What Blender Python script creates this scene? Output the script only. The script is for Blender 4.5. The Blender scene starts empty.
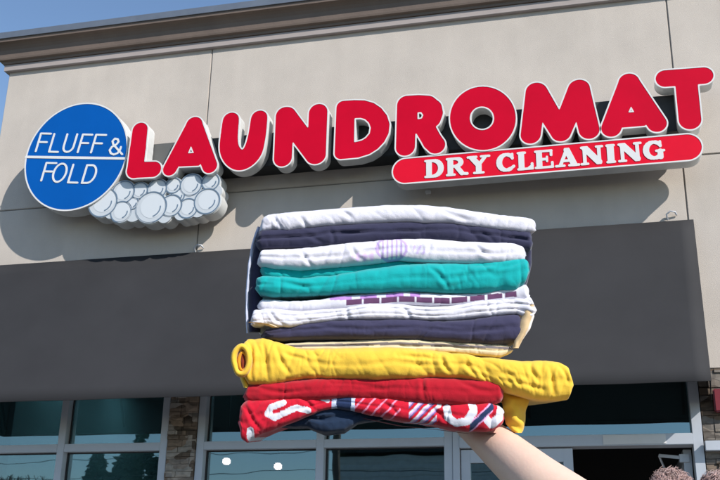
import bpy, bmesh, math, random
import numpy as np
from mathutils import Vector, Matrix, noise
random.seed(7)
S = bpy.context.scene
C = S.collection

# ------------------------------------------------------------------ survey
# camera stands on the parking lot 6.5 m in front of the facade (facade plane y = 0)
FOC, PITCH, ROLL, YAW = 989.33, math.radians(19.88), math.radians(1.158), math.radians(-14.318)
CAM = np.array([0.0, -6.5, 1.55])
F_ = np.array([math.sin(YAW)*math.cos(PITCH), math.cos(YAW)*math.cos(PITCH), math.sin(PITCH)])
R0 = np.array([math.cos(YAW), -math.sin(YAW), 0.0]); U0 = np.cross(R0, F_)
R_ = math.cos(ROLL)*R0 + math.sin(ROLL)*U0
U_ = -math.sin(ROLL)*R0 + math.cos(ROLL)*U0
def ray(x, y):
    return R_*((x-360)/FOC) - U_*((y-240)/FOC) + F_
def W(x, y, d=0.0):
    """survey mark (x, y) measured on a plane standing d metres in front of the facade -> (X, Z)"""
    v = ray(x, y); t = (6.5-d)/v[1]
    return (float(v[0]*t), float(1.55+v[2]*t))
HD = np.array([math.sin(YAW), math.cos(YAW), 0.0])
RH = np.array([math.cos(YAW), -math.sin(YAW), 0.0])
def A(x, y, dist):
    v = ray(x, y); return CAM + v*(dist/float(v@HD))

# ------------------------------------------------------------------ helpers
def col(r, g, b):
    f = lambda c: ((c/255.0)/12.92 if c/255.0 <= .04045 else (((c/255.0)+.055)/1.055)**2.4)
    return (f(r), f(g), f(b), 1)
def mat(name, base, rough=.6, metal=0, spec=.5, noise_amt=0, noise_scale=5, bump=0, bump_scale=60, bump_dist=.01, coat=0, attr=None, sheen=0, dirt=None, obj_coords=True):
    m = bpy.data.materials.new(name); m.use_nodes = True
    nt = m.node_tree; b = nt.nodes['Principled BSDF']; L = nt.links
    b.inputs['Base Color'].default_value = base; b.inputs['Roughness'].default_value = rough
    b.inputs['Metallic'].default_value = metal; b.inputs['Specular IOR Level'].default_value = spec
    b.inputs['Coat Weight'].default_value = coat; b.inputs['Sheen Weight'].default_value = sheen
    tc = nt.nodes.new('ShaderNodeTexCoord'); out = tc.outputs['Object']
    src = None
    if attr:
        a = nt.nodes.new('ShaderNodeAttribute'); a.attribute_name = attr; src = a.outputs['Color']
    if noise_amt:
        n = nt.nodes.new('ShaderNodeTexNoise'); n.inputs['Scale'].default_value = noise_scale
        n.inputs['Detail'].default_value = 6; n.inputs['Roughness'].default_value = .6
        L.new(out, n.inputs['Vector'])
        mr = nt.nodes.new('ShaderNodeMapRange'); L.new(n.outputs['Fac'], mr.inputs['Value'])
        mr.inputs['From Min'].default_value = .3; mr.inputs['From Max'].default_value = .7
        mr.inputs['To Min'].default_value = 1-noise_amt; mr.inputs['To Max'].default_value = 1+noise_amt
        mx = nt.nodes.new('ShaderNodeVectorMath'); mx.operation = 'SCALE'
        if src: L.new(src, mx.inputs[0])
        else: mx.inputs[0].default_value = base[:3]
        L.new(mr.outputs['Result'], mx.inputs['Scale']); src = mx.outputs['Vector']
        L.new(src, b.inputs['Base Color'])
    elif src: L.new(src, b.inputs['Base Color'])
    if bump:
        n2 = nt.nodes.new('ShaderNodeTexNoise'); n2.inputs['Scale'].default_value = bump_scale
        n2.inputs['Detail'].default_value = 4; L.new(out, n2.inputs['Vector'])
        bp = nt.nodes.new('ShaderNodeBump'); bp.inputs['Strength'].default_value = bump; bp.inputs['Distance'].default_value = bump_dist
        L.new(n2.outputs['Fac'], bp.inputs['Height']); L.new(bp.outputs['Normal'], b.inputs['Normal'])
    return m

def link(name, me, m=None, parent=None, smooth=False):
    o = bpy.data.objects.new(name, me); C.objects.link(o)
    if m: me.materials.append(m)
    if parent: o.parent = parent; o.matrix_parent_inverse = parent.matrix_world.inverted() if False else Matrix.Translation(-parent.location)
    if smooth:
        for p in me.polygons: p.use_smooth = True
    return o
def empty(name, loc, label, cat, group=None):
    o = bpy.data.objects.new(name, None); C.objects.link(o); o.location = loc; o.empty_display_size = .1
    o['label'] = label; o['category'] = cat
    if group: o['group'] = group
    return o
def tag(o, label, cat, group=None, kind=None):
    if label: o['label'] = label
    if cat: o['category'] = cat
    if group: o['group'] = group
    if kind: o['kind'] = kind
    return o
def struct(o): o['kind'] = 'structure'; return o

class MB:
    def __init__(s): s.v = []; s.f = []
    def box(s, x0, x1, y0, y1, z0, z1):
        b = len(s.v)
        s.v += [(x, y, z) for x in (x0, x1) for y in (y0, y1) for z in (z0, z1)]
        s.f += [[b+i for i in q] for q in ((0,1,3,2),(4,6,7,5),(0,4,5,1),(2,3,7,6),(0,2,6,4),(1,5,7,3))]
        return s
    def bar(s, p, q, w, h=None, up=(0,0,1)):
        h = h or w; p = Vector(p); q = Vector(q); d = (q-p).normalized(); u = Vector(up)
        if abs(d.dot(u)) > .95: u = Vector((1,0,0))
        a = d.cross(u).normalized(); c = a.cross(d); b = len(s.v)
        for e in (p, q):
            for i, j in ((-1,-1),(1,-1),(1,1),(-1,1)): s.v.append(tuple(e+a*i*w/2+c*j*h/2))
        s.f += [[b+i for i in q_] for q_ in ((0,1,2,3),(7,6,5,4),(0,4,5,1),(1,5,6,2),(2,6,7,3),(3,7,4,0))]
        return s
    def tube(s, pts, rad, n=10, flat=1.0, cap=True):
        """round tube through pts with a radius each; hemispherical ends when cap"""
        P = [Vector(p) for p in pts]; Rr = list(rad) if hasattr(rad, '__len__') else [rad]*len(P)
        if cap:
            d0 = (P[0]-P[1]).normalized(); d1 = (P[-1]-P[-2]).normalized(); a, b_ = P[0], P[-1]; ra, rb = Rr[0], Rr[-1]
            hs = [.98, .85, .5]
            P = [a+d0*ra*math.sin(math.acos(math.sqrt(1-h*h))) if 0 else a+d0*ra*h for h in hs] + P + [b_+d1*rb*h for h in hs[::-1]]
            Rr = [ra*math.sqrt(1-h*h) for h in hs] + Rr + [rb*math.sqrt(1-h*h) for h in hs[::-1]]
        t = (P[1]-P[0]).normalized(); u = t.orthogonal().normalized(); rings = []
        for i, p in enumerate(P):
            t2 = (P[min(i+1, len(P)-1)]-P[max(i-1, 0)]).normalized()
            u = (u-t2*u.dot(t2)).normalized(); w = t2.cross(u); b = len(s.v); rings.append(b)
            for k in range(n):
                an = 2*math.pi*k/n; s.v.append(tuple(p+(u*math.cos(an)+w*math.sin(an)*flat)*Rr[i]))
        for a, b in zip(rings, rings[1:]):
            for k in range(n): s.f.append([a+k, a+(k+1)%n, b+(k+1)%n, b+k])
        s.f.append([rings[0]+k for k in range(n)][::-1]); s.f.append([rings[-1]+k for k in range(n)])
        return s
    def ball(s, c, r, seg=20, ring=12, sc=(1,1,1), rot=None):
        b = len(s.v); M = rot or Matrix.Identity(3); c = Vector(c)
        for i in range(ring+1):
            th = math.pi*i/ring
            for k in range(seg):
                ph = 2*math.pi*k/seg
                s.v.append(tuple(c+M@Vector((r*sc[0]*math.sin(th)*math.cos(ph), r*sc[1]*math.sin(th)*math.sin(ph), r*sc[2]*math.cos(th)))))
        for i in range(ring):
            for k in range(seg): s.f.append([b+i*seg+k, b+(i+1)*seg+k, b+(i+1)*seg+(k+1)%seg, b+i*seg+(k+1)%seg])
        return s
    def prism(s, poly, y0, y1):
        """poly in (x, z), extruded along y"""
        b = len(s.v); n = len(poly)
        s.v += [(x, y0, z) for x, z in poly]+[(x, y1, z) for x, z in poly]
        s.f += [[b+i for i in range(n)], [b+n+i for i in range(n)][::-1]]
        s.f += [[b+i, b+n+i, b+n+(i+1)%n, b+(i+1)%n] for i in range(n)]
        return s
    def build(s, name, m=None, parent=None, smooth=False, bevel=0, weld=False):
        me = bpy.data.meshes.new(name); me.from_pydata(s.v, [], s.f)
        bm = bmesh.new(); bm.from_mesh(me)
        if weld: bmesh.ops.remove_doubles(bm, verts=bm.verts, dist=1e-5)
        bmesh.ops.recalc_face_normals(bm, faces=bm.faces)
        if bevel: bmesh.ops.bevel(bm, geom=bm.edges, offset=bevel, segments=2, affect='EDGES', clamp_overlap=True)
        bm.to_mesh(me); bm.free(); me.update()
        return link(name, me, m, parent, smooth)

# ------------------------------------------------------------------ outlines from distance fields
def seg_sdf(X, Z, a, b, ra, rb):
    ax, az = a; bx, bz = b; dx, dz = bx-ax, bz-az; L2 = dx*dx+dz*dz+1e-12
    t = np.clip(((X-ax)*dx+(Z-az)*dz)/L2, 0, 1)
    return np.hypot(X-ax-dx*t, Z-az-dz*t)-(ra+(rb-ra)*t)
def poly_sdf(X, Z, P, r=0):
    d = np.full(X.shape, 1e9); ins = np.zeros(X.shape, bool); n = len(P)
    for i in range(n):
        a, b = P[i], P[(i+1) % n]
        d = np.minimum(d, seg_sdf(X, Z, a, b, 0, 0))
        c = ((a[1] > Z) != (b[1] > Z)) & (X < (b[0]-a[0])*(Z-a[1])/((b[1]-a[1]) if abs(b[1]-a[1]) > 1e-12 else 1e-12)+a[0])
        ins ^= c
    return np.where(ins, -d, d)-r
def contour(Fd, X, Z, level=0.0):
    """marching squares: closed loops where Fd < level"""
    V = Fd-level; V = np.where(np.abs(V) < 1e-9, 1e-9, V); nx, nz = V.shape; segs = {}
    def pt(i, j, k, l):
        a, b = V[i, j], V[k, l]; t = a/(a-b)
        return (X[i, j]+(X[k, l]-X[i, j])*t, Z[i, j]+(Z[k, l]-Z[i, j])*t)
    inside = V < 0
    act = np.argwhere((inside[:-1, :-1].astype(int)+inside[1:, :-1]+inside[:-1, 1:]+inside[1:, 1:]) % 4 != 0)
    for i, j in act:
        c = [(i, j), (i+1, j), (i+1, j+1), (i, j+1)]; s = [bool(inside[q]) for q in c]
        E = []
        for e in range(4):
            if s[e] != s[(e+1) % 4]: E.append((e, s[e]))
        key = lambda e: tuple(sorted((c[e], c[(e+1) % 4])))
        outs = [e for e, st in E if st]; ins_ = [e for e, st in E if not st]
        if len(E) == 2: pairs = [(outs[0], ins_[0])]
        else: pairs = [(o, (o-1) % 4) for o in outs]
        for o, n_ in pairs: segs[key(o)] = (key(n_), pt(*c[o], *c[(o+1) % 4]))
    loops = []
    while segs:
        k0 = next(iter(segs)); k = k0; lp = []
        while k in segs:
            nk, p = segs.pop(k); lp.append(p); k = nk
        if len(lp) > 5: loops.append(lp)
    return loops
def grid(x0, x1, z0, z1, st):
    xs = np.arange(x0, x1+st, st); zs = np.arange(z0, z1+st, st)
    return np.meshgrid(xs, zs, indexing='ij')
def slab(name, loops, y_front, thick, m, parent, bevel=0.0, smooth=False):
    """extruded plate from closed loops (holes by even-odd), front face at y_front, going back by thick"""
    cu = bpy.data.curves.new('tmp', 'CURVE'); cu.dimensions = '2D'; cu.fill_mode = 'BOTH'
    cu.extrude = thick/2-bevel; cu.bevel_depth = bevel; cu.bevel_resolution = 1; cu.offset = -bevel
    for lp in loops:
        if len(lp) > 400: lp = lp[::2]
        sp = cu.splines.new('POLY'); sp.points.add(len(lp)-1); sp.use_cyclic_u = True
        for i, (x, z) in enumerate(lp): sp.points[i].co = (x, z, 0, 1)
    o = bpy.data.objects.new('tmp', cu); C.objects.link(o)
    dg = bpy.context.evaluated_depsgraph_get(); me = bpy.data.meshes.new_from_object(o.evaluated_get(dg))
    bpy.data.objects.remove(o); bpy.data.curves.remove(cu)
    # (x, y, z) -> (x, y_centre - z, y)
    M = Matrix(((1,0,0,0),(0,0,-1,y_front+thick/2),(0,1,0,0),(0,0,0,1)))
    me.transform(M); me.name = name; me.materials.clear()
    return link(name, me, m, parent, smooth)

# ------------------------------------------------------------------ materials
M_wall = mat('wall_stucco', (.528, .470, .412, 1), .9, noise_amt=.07, noise_scale=2.2, bump=.55, bump_scale=230, bump_dist=.004, spec=.2)
nt = M_wall.node_tree   # slow vertical weather streaks over the stucco
tcn = nt.nodes.new('ShaderNodeTexCoord'); mp = nt.nodes.new('ShaderNodeMapping'); mp.inputs['Scale'].default_value = (5, 5, .5)
nn = nt.nodes.new('ShaderNodeTexNoise'); nn.inputs['Scale'].default_value = 1.7; nn.inputs['Detail'].default_value = 5
nt.links.new(tcn.outputs['Object'], mp.inputs['Vector']); nt.links.new(mp.outputs['Vector'], nn.inputs['Vector'])
mr = nt.nodes.new('ShaderNodeMapRange'); mr.inputs['From Min'].default_value = .3; mr.inputs['From Max'].default_value = .75
mr.inputs['To Min'].default_value = 1.02; mr.inputs['To Max'].default_value = .955; nt.links.new(nn.outputs['Fac'], mr.inputs['Value'])
vm = nt.nodes.new('ShaderNodeVectorMath'); vm.operation = 'SCALE'; b = nt.nodes['Principled BSDF']
prev = b.inputs['Base Color'].links[0].from_socket; nt.links.new(prev, vm.inputs[0]); nt.links.new(mr.outputs['Result'], vm.inputs['Scale']); nt.links.new(vm.outputs['Vector'], b.inputs['Base Color'])
M_groove = mat('joint_sealant', (.20, .185, .17, 1), .9)
M_cor = mat('bronze_cornice', (.15, .11, .086, 1), .55, noise_amt=.12, noise_scale=4, bump=.15, bump_scale=40)
M_drip = mat('grey_flashing', (.20, .22, .25, 1), .4, metal=.5, noise_amt=.1)
M_mold = mat('moulding_stucco', (.36, .31, .29, 1), .85, noise_amt=.05, bump=.3, bump_scale=200, bump_dist=.003)
M_awn = mat('charcoal_awning_fabric', (.0290, .0285, .0305, 1), .8, noise_amt=.16, noise_scale=1.3, bump=.25, bump_scale=420, bump_dist=.002, spec=.3)
M_frame = mat('aluminium_frame', (.50, .52, .56, 1), .42, metal=.3, noise_amt=.06, noise_scale=3)
M_white = mat('white_trim', (.70, .69, .67, 1), .45, noise_amt=.04, noise_scale=8)
M_ret = mat('white_return', (.58, .58, .56, 1), .5, noise_amt=.10, noise_scale=9)
M_red = mat('red_acrylic', (.56, .0015, .022, 1), .42, noise_amt=.07, noise_scale=3, spec=.10)
M_pill = mat('bright_red_acrylic', (.70, .007, .028, 1), .42, noise_amt=.06, noise_scale=3, spec=.10)
M_blue = mat('blue_acrylic', (.0015, .090, .37, 1), .42, noise_amt=.06, noise_scale=3, spec=.10)
M_bub = mat('bubble_face', (.53, .56, .58, 1), .4, noise_amt=.05, noise_scale=10)
M_bubc = mat('bubble_highlight', (.60, .63, .65, 1), .5)
M_bubl = mat('bubble_outline', (.13, .19, .26, 1), .6)
M_black = mat('black_raceway', (.014, .015, .016, 1), .6, noise_amt=.15)
M_rgrey = mat('grey_raceway', (.10, .10, .095, 1), .7, noise_amt=.1)
M_dark = mat('dark_gasket', (.02, .02, .022, 1), .7)
M_int = mat('interior_wall', (.30, .33, .34, 1), .9, noise_amt=.1)
M_intc = mat('interior_ceiling', (.42, .45, .46, 1), .9)
M_intd = mat('dark_box_wall', (.022, .022, .024, 1), .9)
M_conc = mat('concrete', (.38, .37, .35, 1), .9, noise_amt=.12, noise_scale=2, bump=.3, bump_scale=90)
M_asph = mat('asphalt', (.05, .05, .052, 1), .9, noise_amt=.25, noise_scale=20, bump=.5, bump_scale=250)
M_paint = mat('road_paint', (.75, .75, .72, 1), .7, noise_amt=.1)
M_redm = mat('red_enamel', (.42, .012, .02, 1), .35)
M_grass = mat('grass', (.06, .10, .03, 1), 1, noise_amt=.3)
M_roof = mat('roof_membrane', (.35, .35, .34, 1), .9)

def glass_mat():
    m = bpy.data.materials.new('tinted_window_glass'); m.use_nodes = True; nt = m.node_tree; nt.nodes.clear()
    o = nt.nodes.new('ShaderNodeOutputMaterial'); mx = nt.nodes.new('ShaderNodeMixShader')
    t = nt.nodes.new('ShaderNodeBsdfTransparent'); t.inputs['Color'].default_value = (.21, .37, .42, 1)
    g = nt.nodes.new('ShaderNodeBsdfGlossy'); g.inputs['Roughness'].default_value = .012; g.inputs['Color'].default_value = (.56, .73, .77, 1)
    fr = nt.nodes.new('ShaderNodeFresnel'); fr.inputs['IOR'].default_value = 1.55
    ma = nt.nodes.new('ShaderNodeMath'); ma.operation = 'MULTIPLY_ADD'; ma.inputs[1].default_value = 1.6; ma.inputs[2].default_value = .20
    ns = nt.nodes.new('ShaderNodeTexNoise'); ns.inputs['Scale'].default_value = 1.8
    tc = nt.nodes.new('ShaderNodeTexCoord'); nt.links.new(tc.outputs['Object'], ns.inputs['Vector'])
    bp = nt.nodes.new('ShaderNodeBump'); bp.inputs['Strength'].default_value = .05; bp.inputs['Distance'].default_value = .02
    nt.links.new(ns.outputs['Fac'], bp.inputs['Height']); nt.links.new(bp.outputs['Normal'], g.inputs['Normal'])
    nt.links.new(fr.outputs[0], ma.inputs[0]); nt.links.new(ma.outputs[0], mx.inputs[0])
    nt.links.new(t.outputs[0], mx.inputs[1]); nt.links.new(g.outputs[0], mx.inputs[2]); nt.links.new(mx.outputs[0], o.inputs[0])
    return m
M_glass = glass_mat()

def stone_mat(name='stacked_stone', dark=1.0):
    m = mat(name, (.3, .25, .2, 1), .9); nt = m.node_tree; b = nt.nodes['Principled BSDF']; L = nt.links
    tc = nt.nodes.new('ShaderNodeTexCoord'); mp = nt.nodes.new('ShaderNodeMapping'); mp.inputs['Scale'].default_value = (9, 9, 17)
    L.new(tc.outputs['Object'], mp.inputs['Vector'])
    v = nt.nodes.new('ShaderNodeTexVoronoi'); v.distance = 'CHEBYCHEV'; L.new(mp.outputs['Vector'], v.inputs['Vector']); v.inputs['Scale'].default_value = 1
    cr = nt.nodes.new('ShaderNodeValToRGB'); sp = nt.nodes.new('ShaderNodeSeparateColor'); L.new(v.outputs['Color'], sp.inputs[0]); L.new(sp.outputs[0], cr.inputs[0])
    e = cr.color_ramp.elements; e[0].color = (.10*dark, .075*dark, .055*dark, 1); e[1].color = (.48*dark, .42*dark, .35*dark, 1)
    k = e.new(.45); k.color = (.33*dark, .24*dark, .17*dark, 1); k = e.new(.7); k.color = (.36*dark, .32*dark, .28*dark, 1)
    n = nt.nodes.new('ShaderNodeTexNoise'); n.inputs['Scale'].default_value = 35; L.new(tc.outputs['Object'], n.inputs['Vector'])
    mx = nt.nodes.new('ShaderNodeMixRGB'); mx.blend_type = 'MULTIPLY'; mx.inputs[0].default_value = .6; L.new(cr.outputs[0], mx.inputs[1]); L.new(n.outputs['Fac'], mx.inputs[2])
    L.new(mx.outputs[0], b.inputs['Base Color'])
    bp = nt.nodes.new('ShaderNodeBump'); bp.inputs['Strength'].default_value = .8; bp.inputs['Distance'].default_value = .03
    L.new(v.outputs['Distance'], bp.inputs['Height']); bp.invert = True; L.new(bp.outputs['Normal'], b.inputs['Normal'])
    return m
M_stone = stone_mat()

# ------------------------------------------------------------------ ground
struct(MB().box(-300, 300, -300, 300, -.6, -.16).build('ground', M_grass))
struct(MB().box(-60, 60, -26, -2.4, -.2, -.125).build('parking_lot', M_asph))
struct(MB().box(-60, 60, -2.4, 0.6, -.2, .0).build('sidewalk', M_conc, bevel=.015))
mk = MB()
for i in range(-6, 8): mk.box(i*2.8-1.3, i*2.8-1.2, -9.5, -3.4, -.124, -.121)
struct(mk.build('parking_marking', M_paint))
struct(MB().box(-60, 60, -34, -26, -.2, -.12).build('road', M_asph))

# ------------------------------------------------------------------ building
XL, XR = -4.775, 4.2
ZT = 5.79
j1, j2 = -2.925, .598
zj = 4.43
bld = empty('storefront_building', (0, 0, 0), 'beige stucco shop building with a brown cornice behind the laundromat sign', 'building')
GT = 3.0       # top of glazing
g = .004
w = MB()
for xa, xb in ((XL, j1-g), (j1+g, j2-g), (j2+g, XR)):
    w.box(xa, xb, 0, .28, zj+g, ZT)
    if xa > .5: w.box(xa, xb, 0, .28, 2.955, zj-g)
    else: w.box(xa, xb, 0, .28, GT, zj-g)
w.build('wall', M_wall, bld, bevel=.004)
gv = MB()
gv.box(XL+.05, XR-.05, .008, .27, GT+.05, ZT-.05)
gv.build('joint_backing', M_groove, bld)
sh = MB().box(XL, XL+.25, .285, 14, 0, ZT).box(XR-.25, XR, .285, 14, 0, ZT).box(XL, XR, 14, 14.25, 0, ZT)
sh.build('side_wall', M_wall, bld)
MB().box(XL+.25, XR-.25, .3, 13.99, 5.2, 5.3).build('roof', M_roof, bld)
# cornice: profile (out, z) swept round the left and right corner
def cornice(name, prof, m):
    mb = MB(); v = mb.v; path = [(XL, 14, -1, 0), (XL, 0, -1, -1), (XR, 0, 1, -1), (XR, 14, 1, 0)]
    n = len(prof)
    for (x, y, ox, oy) in path:
        for (o, z) in prof: v.append((x+ox*o, y+oy*o, z))
    for a in range(3):
        for k in range(n):
            mb.f.append([a*n+k, a*n+(k+1) % n, (a+1)*n+(k+1) % n, (a+1)*n+k])
    mb.f += [list(range(n)), list(range(3*n, 4*n))]
    return mb.build(name, m, bld)
zc = W(213, 50.5, .035)[1]; pj = .165
zt_c = .02+.5*(W(0, 34.5, pj)[1]+W(240, 3.5, pj)[1]); zb1 = W(87, 60.5, .05)[1]; zb2 = W(87, 54, .055)[1]; zb3 = W(87, 50, .06)[1]; zd = W(87, 27.5, pj)[1]
print('cornice', zc, zb1, zb2, zb3, zd, zt_c)
zb2 = max(zb2, zc+.05); hh_ = zd-zb2
cornice('lower_moulding', [(-.02, zc+.034), (.030, zc+.034), (.034, zc+.038), (.035, zb2-.006), (.032, zb2-.001), (-.02, zb2-.001)], M_mold)
cornice('cornice', [(-.02, zb2), (.045, zb2), (.05, zb2+.02), (.074, zb2+.026), (.078, zb2+.04)]+[(.078+(pj-.105)*(1-math.cos(t*math.pi/2/5)), zb2+.04+(hh_-.07)*math.sin(t*math.pi/2/5)) for t in range(1, 6)]+[(pj-.014, zd-.028), (pj-.012, zd-.001), (-.02, zd-.001)], M_cor)
cornice('drip_edge', [(-.02, zd), (pj, zd), (pj, zt_c-.004), (pj-.01, zt_c), (-.02, zt_c+.02)], M_drip)

# ------------------------------------------------------------------ storefront glazing
yg = .07           # glass plane
def wx(x, y): return W(x, y, -yg+.04)[0]
zb = .25
X_m1 = wx(66, 420); piL = wx(169, 430); piR = wx(200.3, 430)
X_m2 = wx(321, 455); X_m3 = wx(449, 462); X_R = wx(697.5, 440)
print('X', X_m1, piL, piR, X_m2, X_m3, X_R)
ztr = W(100, 448, -.03)[1]; zhd = W(620, 441, -.03)[1]
print('transom', ztr, zhd, W(250, 449, -.03)[1], W(400, 447, -.03)[1])
def stone_pier(x0, x1, z0, z1, y0, label, m_=None, nm='stone_pier'):
    """stacked stone: individual courses of slightly different depth, one mesh"""
    mb = MB(); z = max(z0, 1.6); rnd = random.Random(int(x0*100)+5); mb.box(x0, x1, y0, y0+.2, z0, z-.003)
    while z < z1-.005:
        h = min(rnd.choice([.03, .04, .05, .065]), z1-z); x = x0
        while x < x1-.005:
            ww = rnd.uniform(.045, .12)
            if x1-x-ww < .035: ww = x1-x
            mb.box(x+.0015, x+ww-.0015, y0-rnd.uniform(0, .018), y0+.2, z+.0015, z+h-.0015); x += ww
        z += h
    mb.box(x0+.004, x1-.004, y0+.004, y0+.19, z0, z1)
    o = mb.build(nm, m_ or M_stone); tag(o, label, 'pier'); return o
stone_pier(piL+.012, piR-.012, 0, GT-.004, -.005, 'brown stacked stone pier between the two left shop windows under the awning')
tw = .055
def window(x0, x1, muls, label):
    t = empty('shop_window', ((x0+x1)/2, .07, 0), label, 'window')
    f = MB(); y0, y1 = .0, .12
    f.box(x0, x0+tw, y0, y1, zb, GT-.004).box(x1-tw, x1, y0, y1, zb, GT-.004)
    f.box(x0+tw, x1-tw, y0, y1, GT-.06, GT-.004).box(x0+tw, x1-tw, y0, y1, zb, zb+.08)
    f.build('frame', M_frame, t, bevel=.002)
    xs = [x0+tw]+[q for m_ in muls for q in (m_-tw/2, m_+tw/2)]+[x1-tw]
    for m_ in muls:
        MB().box(m_-tw/2, m_+tw/2, y0, y1, zb+.08, GT-.06).build('mullion', M_frame, t, bevel=.002)
    for a, b_ in zip(xs[::2], xs[1::2]):
        MB().box(a, b_, y0+.002, y1-.002, ztr-tw/2, ztr+tw/2).build('transom_bar', M_frame, t, bevel=.002)
        MB().box(a, b_, yg, yg+.006, ztr+tw/2, GT-.06).build('pane', M_glass, t)
        MB().box(a, b_, yg, yg+.006, zb+.08, ztr-tw/2).build('pane', M_glass, t)
        gk = MB()
        for (z0_, z1_) in ((ztr+tw/2, GT-.06), (zb+.08, ztr-tw/2)):
            gk.box(a, a+.008, yg-.012, yg-.001, z0_, z1_).box(b_-.008, b_, yg-.012, yg-.001, z0_, z1_)
            gk.box(a+.008, b_-.008, yg-.012, yg-.001, z1_-.008, z1_).box(a+.008, b_-.008, yg-.012, yg-.001, z0_, z0_+.008)
        gk.build('gasket', M_dark, t)
    return t
window(XL+.02, piL+.008, [X_m1], 'wide shop window at the left corner reflecting sky and dark trees')
window(piR-.008, X_m3+.028, [X_m2], 'shop window below the laundry stack, between stone pier and entrance')
# entrance: transom light above a pair of doors
ent = empty('entrance', ((X_m3+X_R)/2, .07, 0), 'grey metal shop entrance with transom glass above a dark open doorway', 'entrance')
ex0 = X_m3+.031; ex1 = X_R+.03; y0, y1 = -.01, .13
MB().box(ex0, ex0+.045, y0, y1, 0, GT-.004).box(ex1-.06, ex1, y0, y1, 0, GT-.004).box(ex0+.045, ex1-.06, y0, y1, GT-.06, GT-.004).build('frame', M_frame, ent, bevel=.002)
MB().box(ex0+.045, ex1-.06, y0-.01, y1, zhd-.035, zhd+.035).build('header', M_frame, ent, bevel=.003)
MB().box(ex0+.045, ex1-.06, yg, yg+.006, zhd+.035, GT-.06).build('pane', M_glass, ent)
xd0 = ex0+.05; xd1 = wx(573, 460)
dz = zhd-.042
door = MB().box(xd0, xd0+.06, .02, .07, .02, dz).box(xd1-.06, xd1, .02, .07, .02, dz).box(xd0+.06, xd1-.06, .02, .07, dz-.085, dz).box(xd0+.06, xd1-.06, .02, .07, .02, .25).build('door', M_frame, ent, bevel=.002)
MB().box(xd0+.06, xd1-.06, .045, .051, .25, dz-.085).build('pane', M_glass, door)
MB().tube([(xd1-.03, -.05, .9), (xd1-.03, -.05, 1.25)], .012).build('handle', M_frame, door, smooth=True)
# second leaf swung inside
xo = ex1-.065
d2 = MB().box(xo-.05, xo, .16, .22, .02, dz).box(xo-.05, xo, .95, 1.01, .02, dz).box(xo-.05, xo, .22, .95, dz-.085, dz).box(xo-.05, xo, .22, .95, .02, .25).build('door', M_frame, ent, bevel=.002)
d2['label'] = 'door leaf swung open into the shop'
MB().box(xo-.03, xo-.024, .22, .95, .25, dz-.085).build('pane', M_glass, d2)
pa = W(667, 449, -.05); pb = W(681, 447, -.05)
MB().bar((pb[0], .16, dz-.05), (pb[0]-.13, .2, dz-.03), .022, .02).bar((pb[0]-.13, .2, dz-.03), (pb[0]-.09, .3, dz-.12), .012).box(pb[0]-.01, pb[0]+.05, .14, .19, dz-.08, dz-.03).build('door_closer', M_frame, ent, bevel=.002)
# thin white box for the pale stretch along the header
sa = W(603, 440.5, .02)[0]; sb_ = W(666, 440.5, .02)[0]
tag(MB().box(sa, sb_, -.026, -.0205, zhd-.028, zhd+.03).build('header_strip', M_white, None, bevel=.001), 'long white strip along the grey header over the doorway', 'strip')
# right side: stone with shade darkened into its colour, grey beam, red bell
stone_pier(ex1+.004, ex1+.75, 0, 2.95, .0, 'shade-darkened stacked stone pier right of the entrance below the stucco wall', stone_mat('shaded_stone', .62))
zbm = W(710, 446, .05)[1]
tag(MB().box(ex1+.004, ex1+.9, -.07, -.024, zbm-.03, zbm+.03).build('metal_rail', M_frame, None, bevel=.003), 'grey metal rail fixed across the stone pier right of the entrance', 'rail')
bx_, bz_ = W(722.5, 400.5, .05)
bell = empty('fire_alarm', (bx_, 0, bz_), 'dark red fire alarm box on the stone pier at the right edge', 'fire alarm')
MB().box(bx_-.052, bx_+.052, -.07, -.0215, bz_-.072, bz_+.072).build('housing', mat('dark_red_plastic', (.16, .008, .016, 1), .45), bell, bevel=.008)

# interior
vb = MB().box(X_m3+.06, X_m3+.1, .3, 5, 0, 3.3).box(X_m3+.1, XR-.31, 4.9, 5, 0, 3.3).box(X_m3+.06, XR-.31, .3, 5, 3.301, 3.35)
vb.build('doorway_dark_box', M_intd, bld)  # dark box added behind the entrance so the open doorway stays black
rm = MB().box(XL+.26, XR-.26, 8, 8.1, 0, 3.6).box(XL+.255, XL+.3, .3, 8, 0, 3.6).box(XR-.3, XR-.255, .3, 8, 0, 3.6)
rm.build('interior_wall', M_int, bld)
MB().box(XL+.3, XR-.3, .29, 8, 3.4, 3.5).build('ceiling', M_intc, bld)
MB().box(XL+.3, XR-.3, .61, 8, -.1, .005).build('floor', M_conc, bld)
M_fill = bpy.data.materials.new('fill_ceiling_panel'); M_fill.use_nodes = True
M_lamp2 = M_fill.copy(); M_lamp2.name = 'lit_shade'; b2 = M_lamp2.node_tree.nodes['Principled BSDF']; b2.inputs['Emission Color'].default_value = (1, .27, .20, 1); b2.inputs['Emission Strength'].default_value = 34
bb = M_fill.node_tree.nodes['Principled BSDF']; bb.inputs['Emission Color'].default_value = (1, .96, .9, 1); bb.inputs['Emission Strength'].default_value = 12.0
def fill_ceiling_light(px, py, lab):
    v = ray(px, py); t = (3.36-1.55)/v[2]; p = CAM+v*t
    t_ = empty('fill_ceiling_light', (p[0], p[1], 3.37), lab, 'ceiling light', 'lit ceiling lights inside the shop')
    MB().box(p[0]-.13, p[0]+.13, p[1]-.2, p[1]+.2, 3.368, 3.399).build('housing', M_white, t_)
    MB().box(p[0]-.11, p[0]+.11, p[1]-.18, p[1]+.18, 3.352, 3.3675).build('diffuser', M_fill, t_)
    print('light', p)
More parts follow.
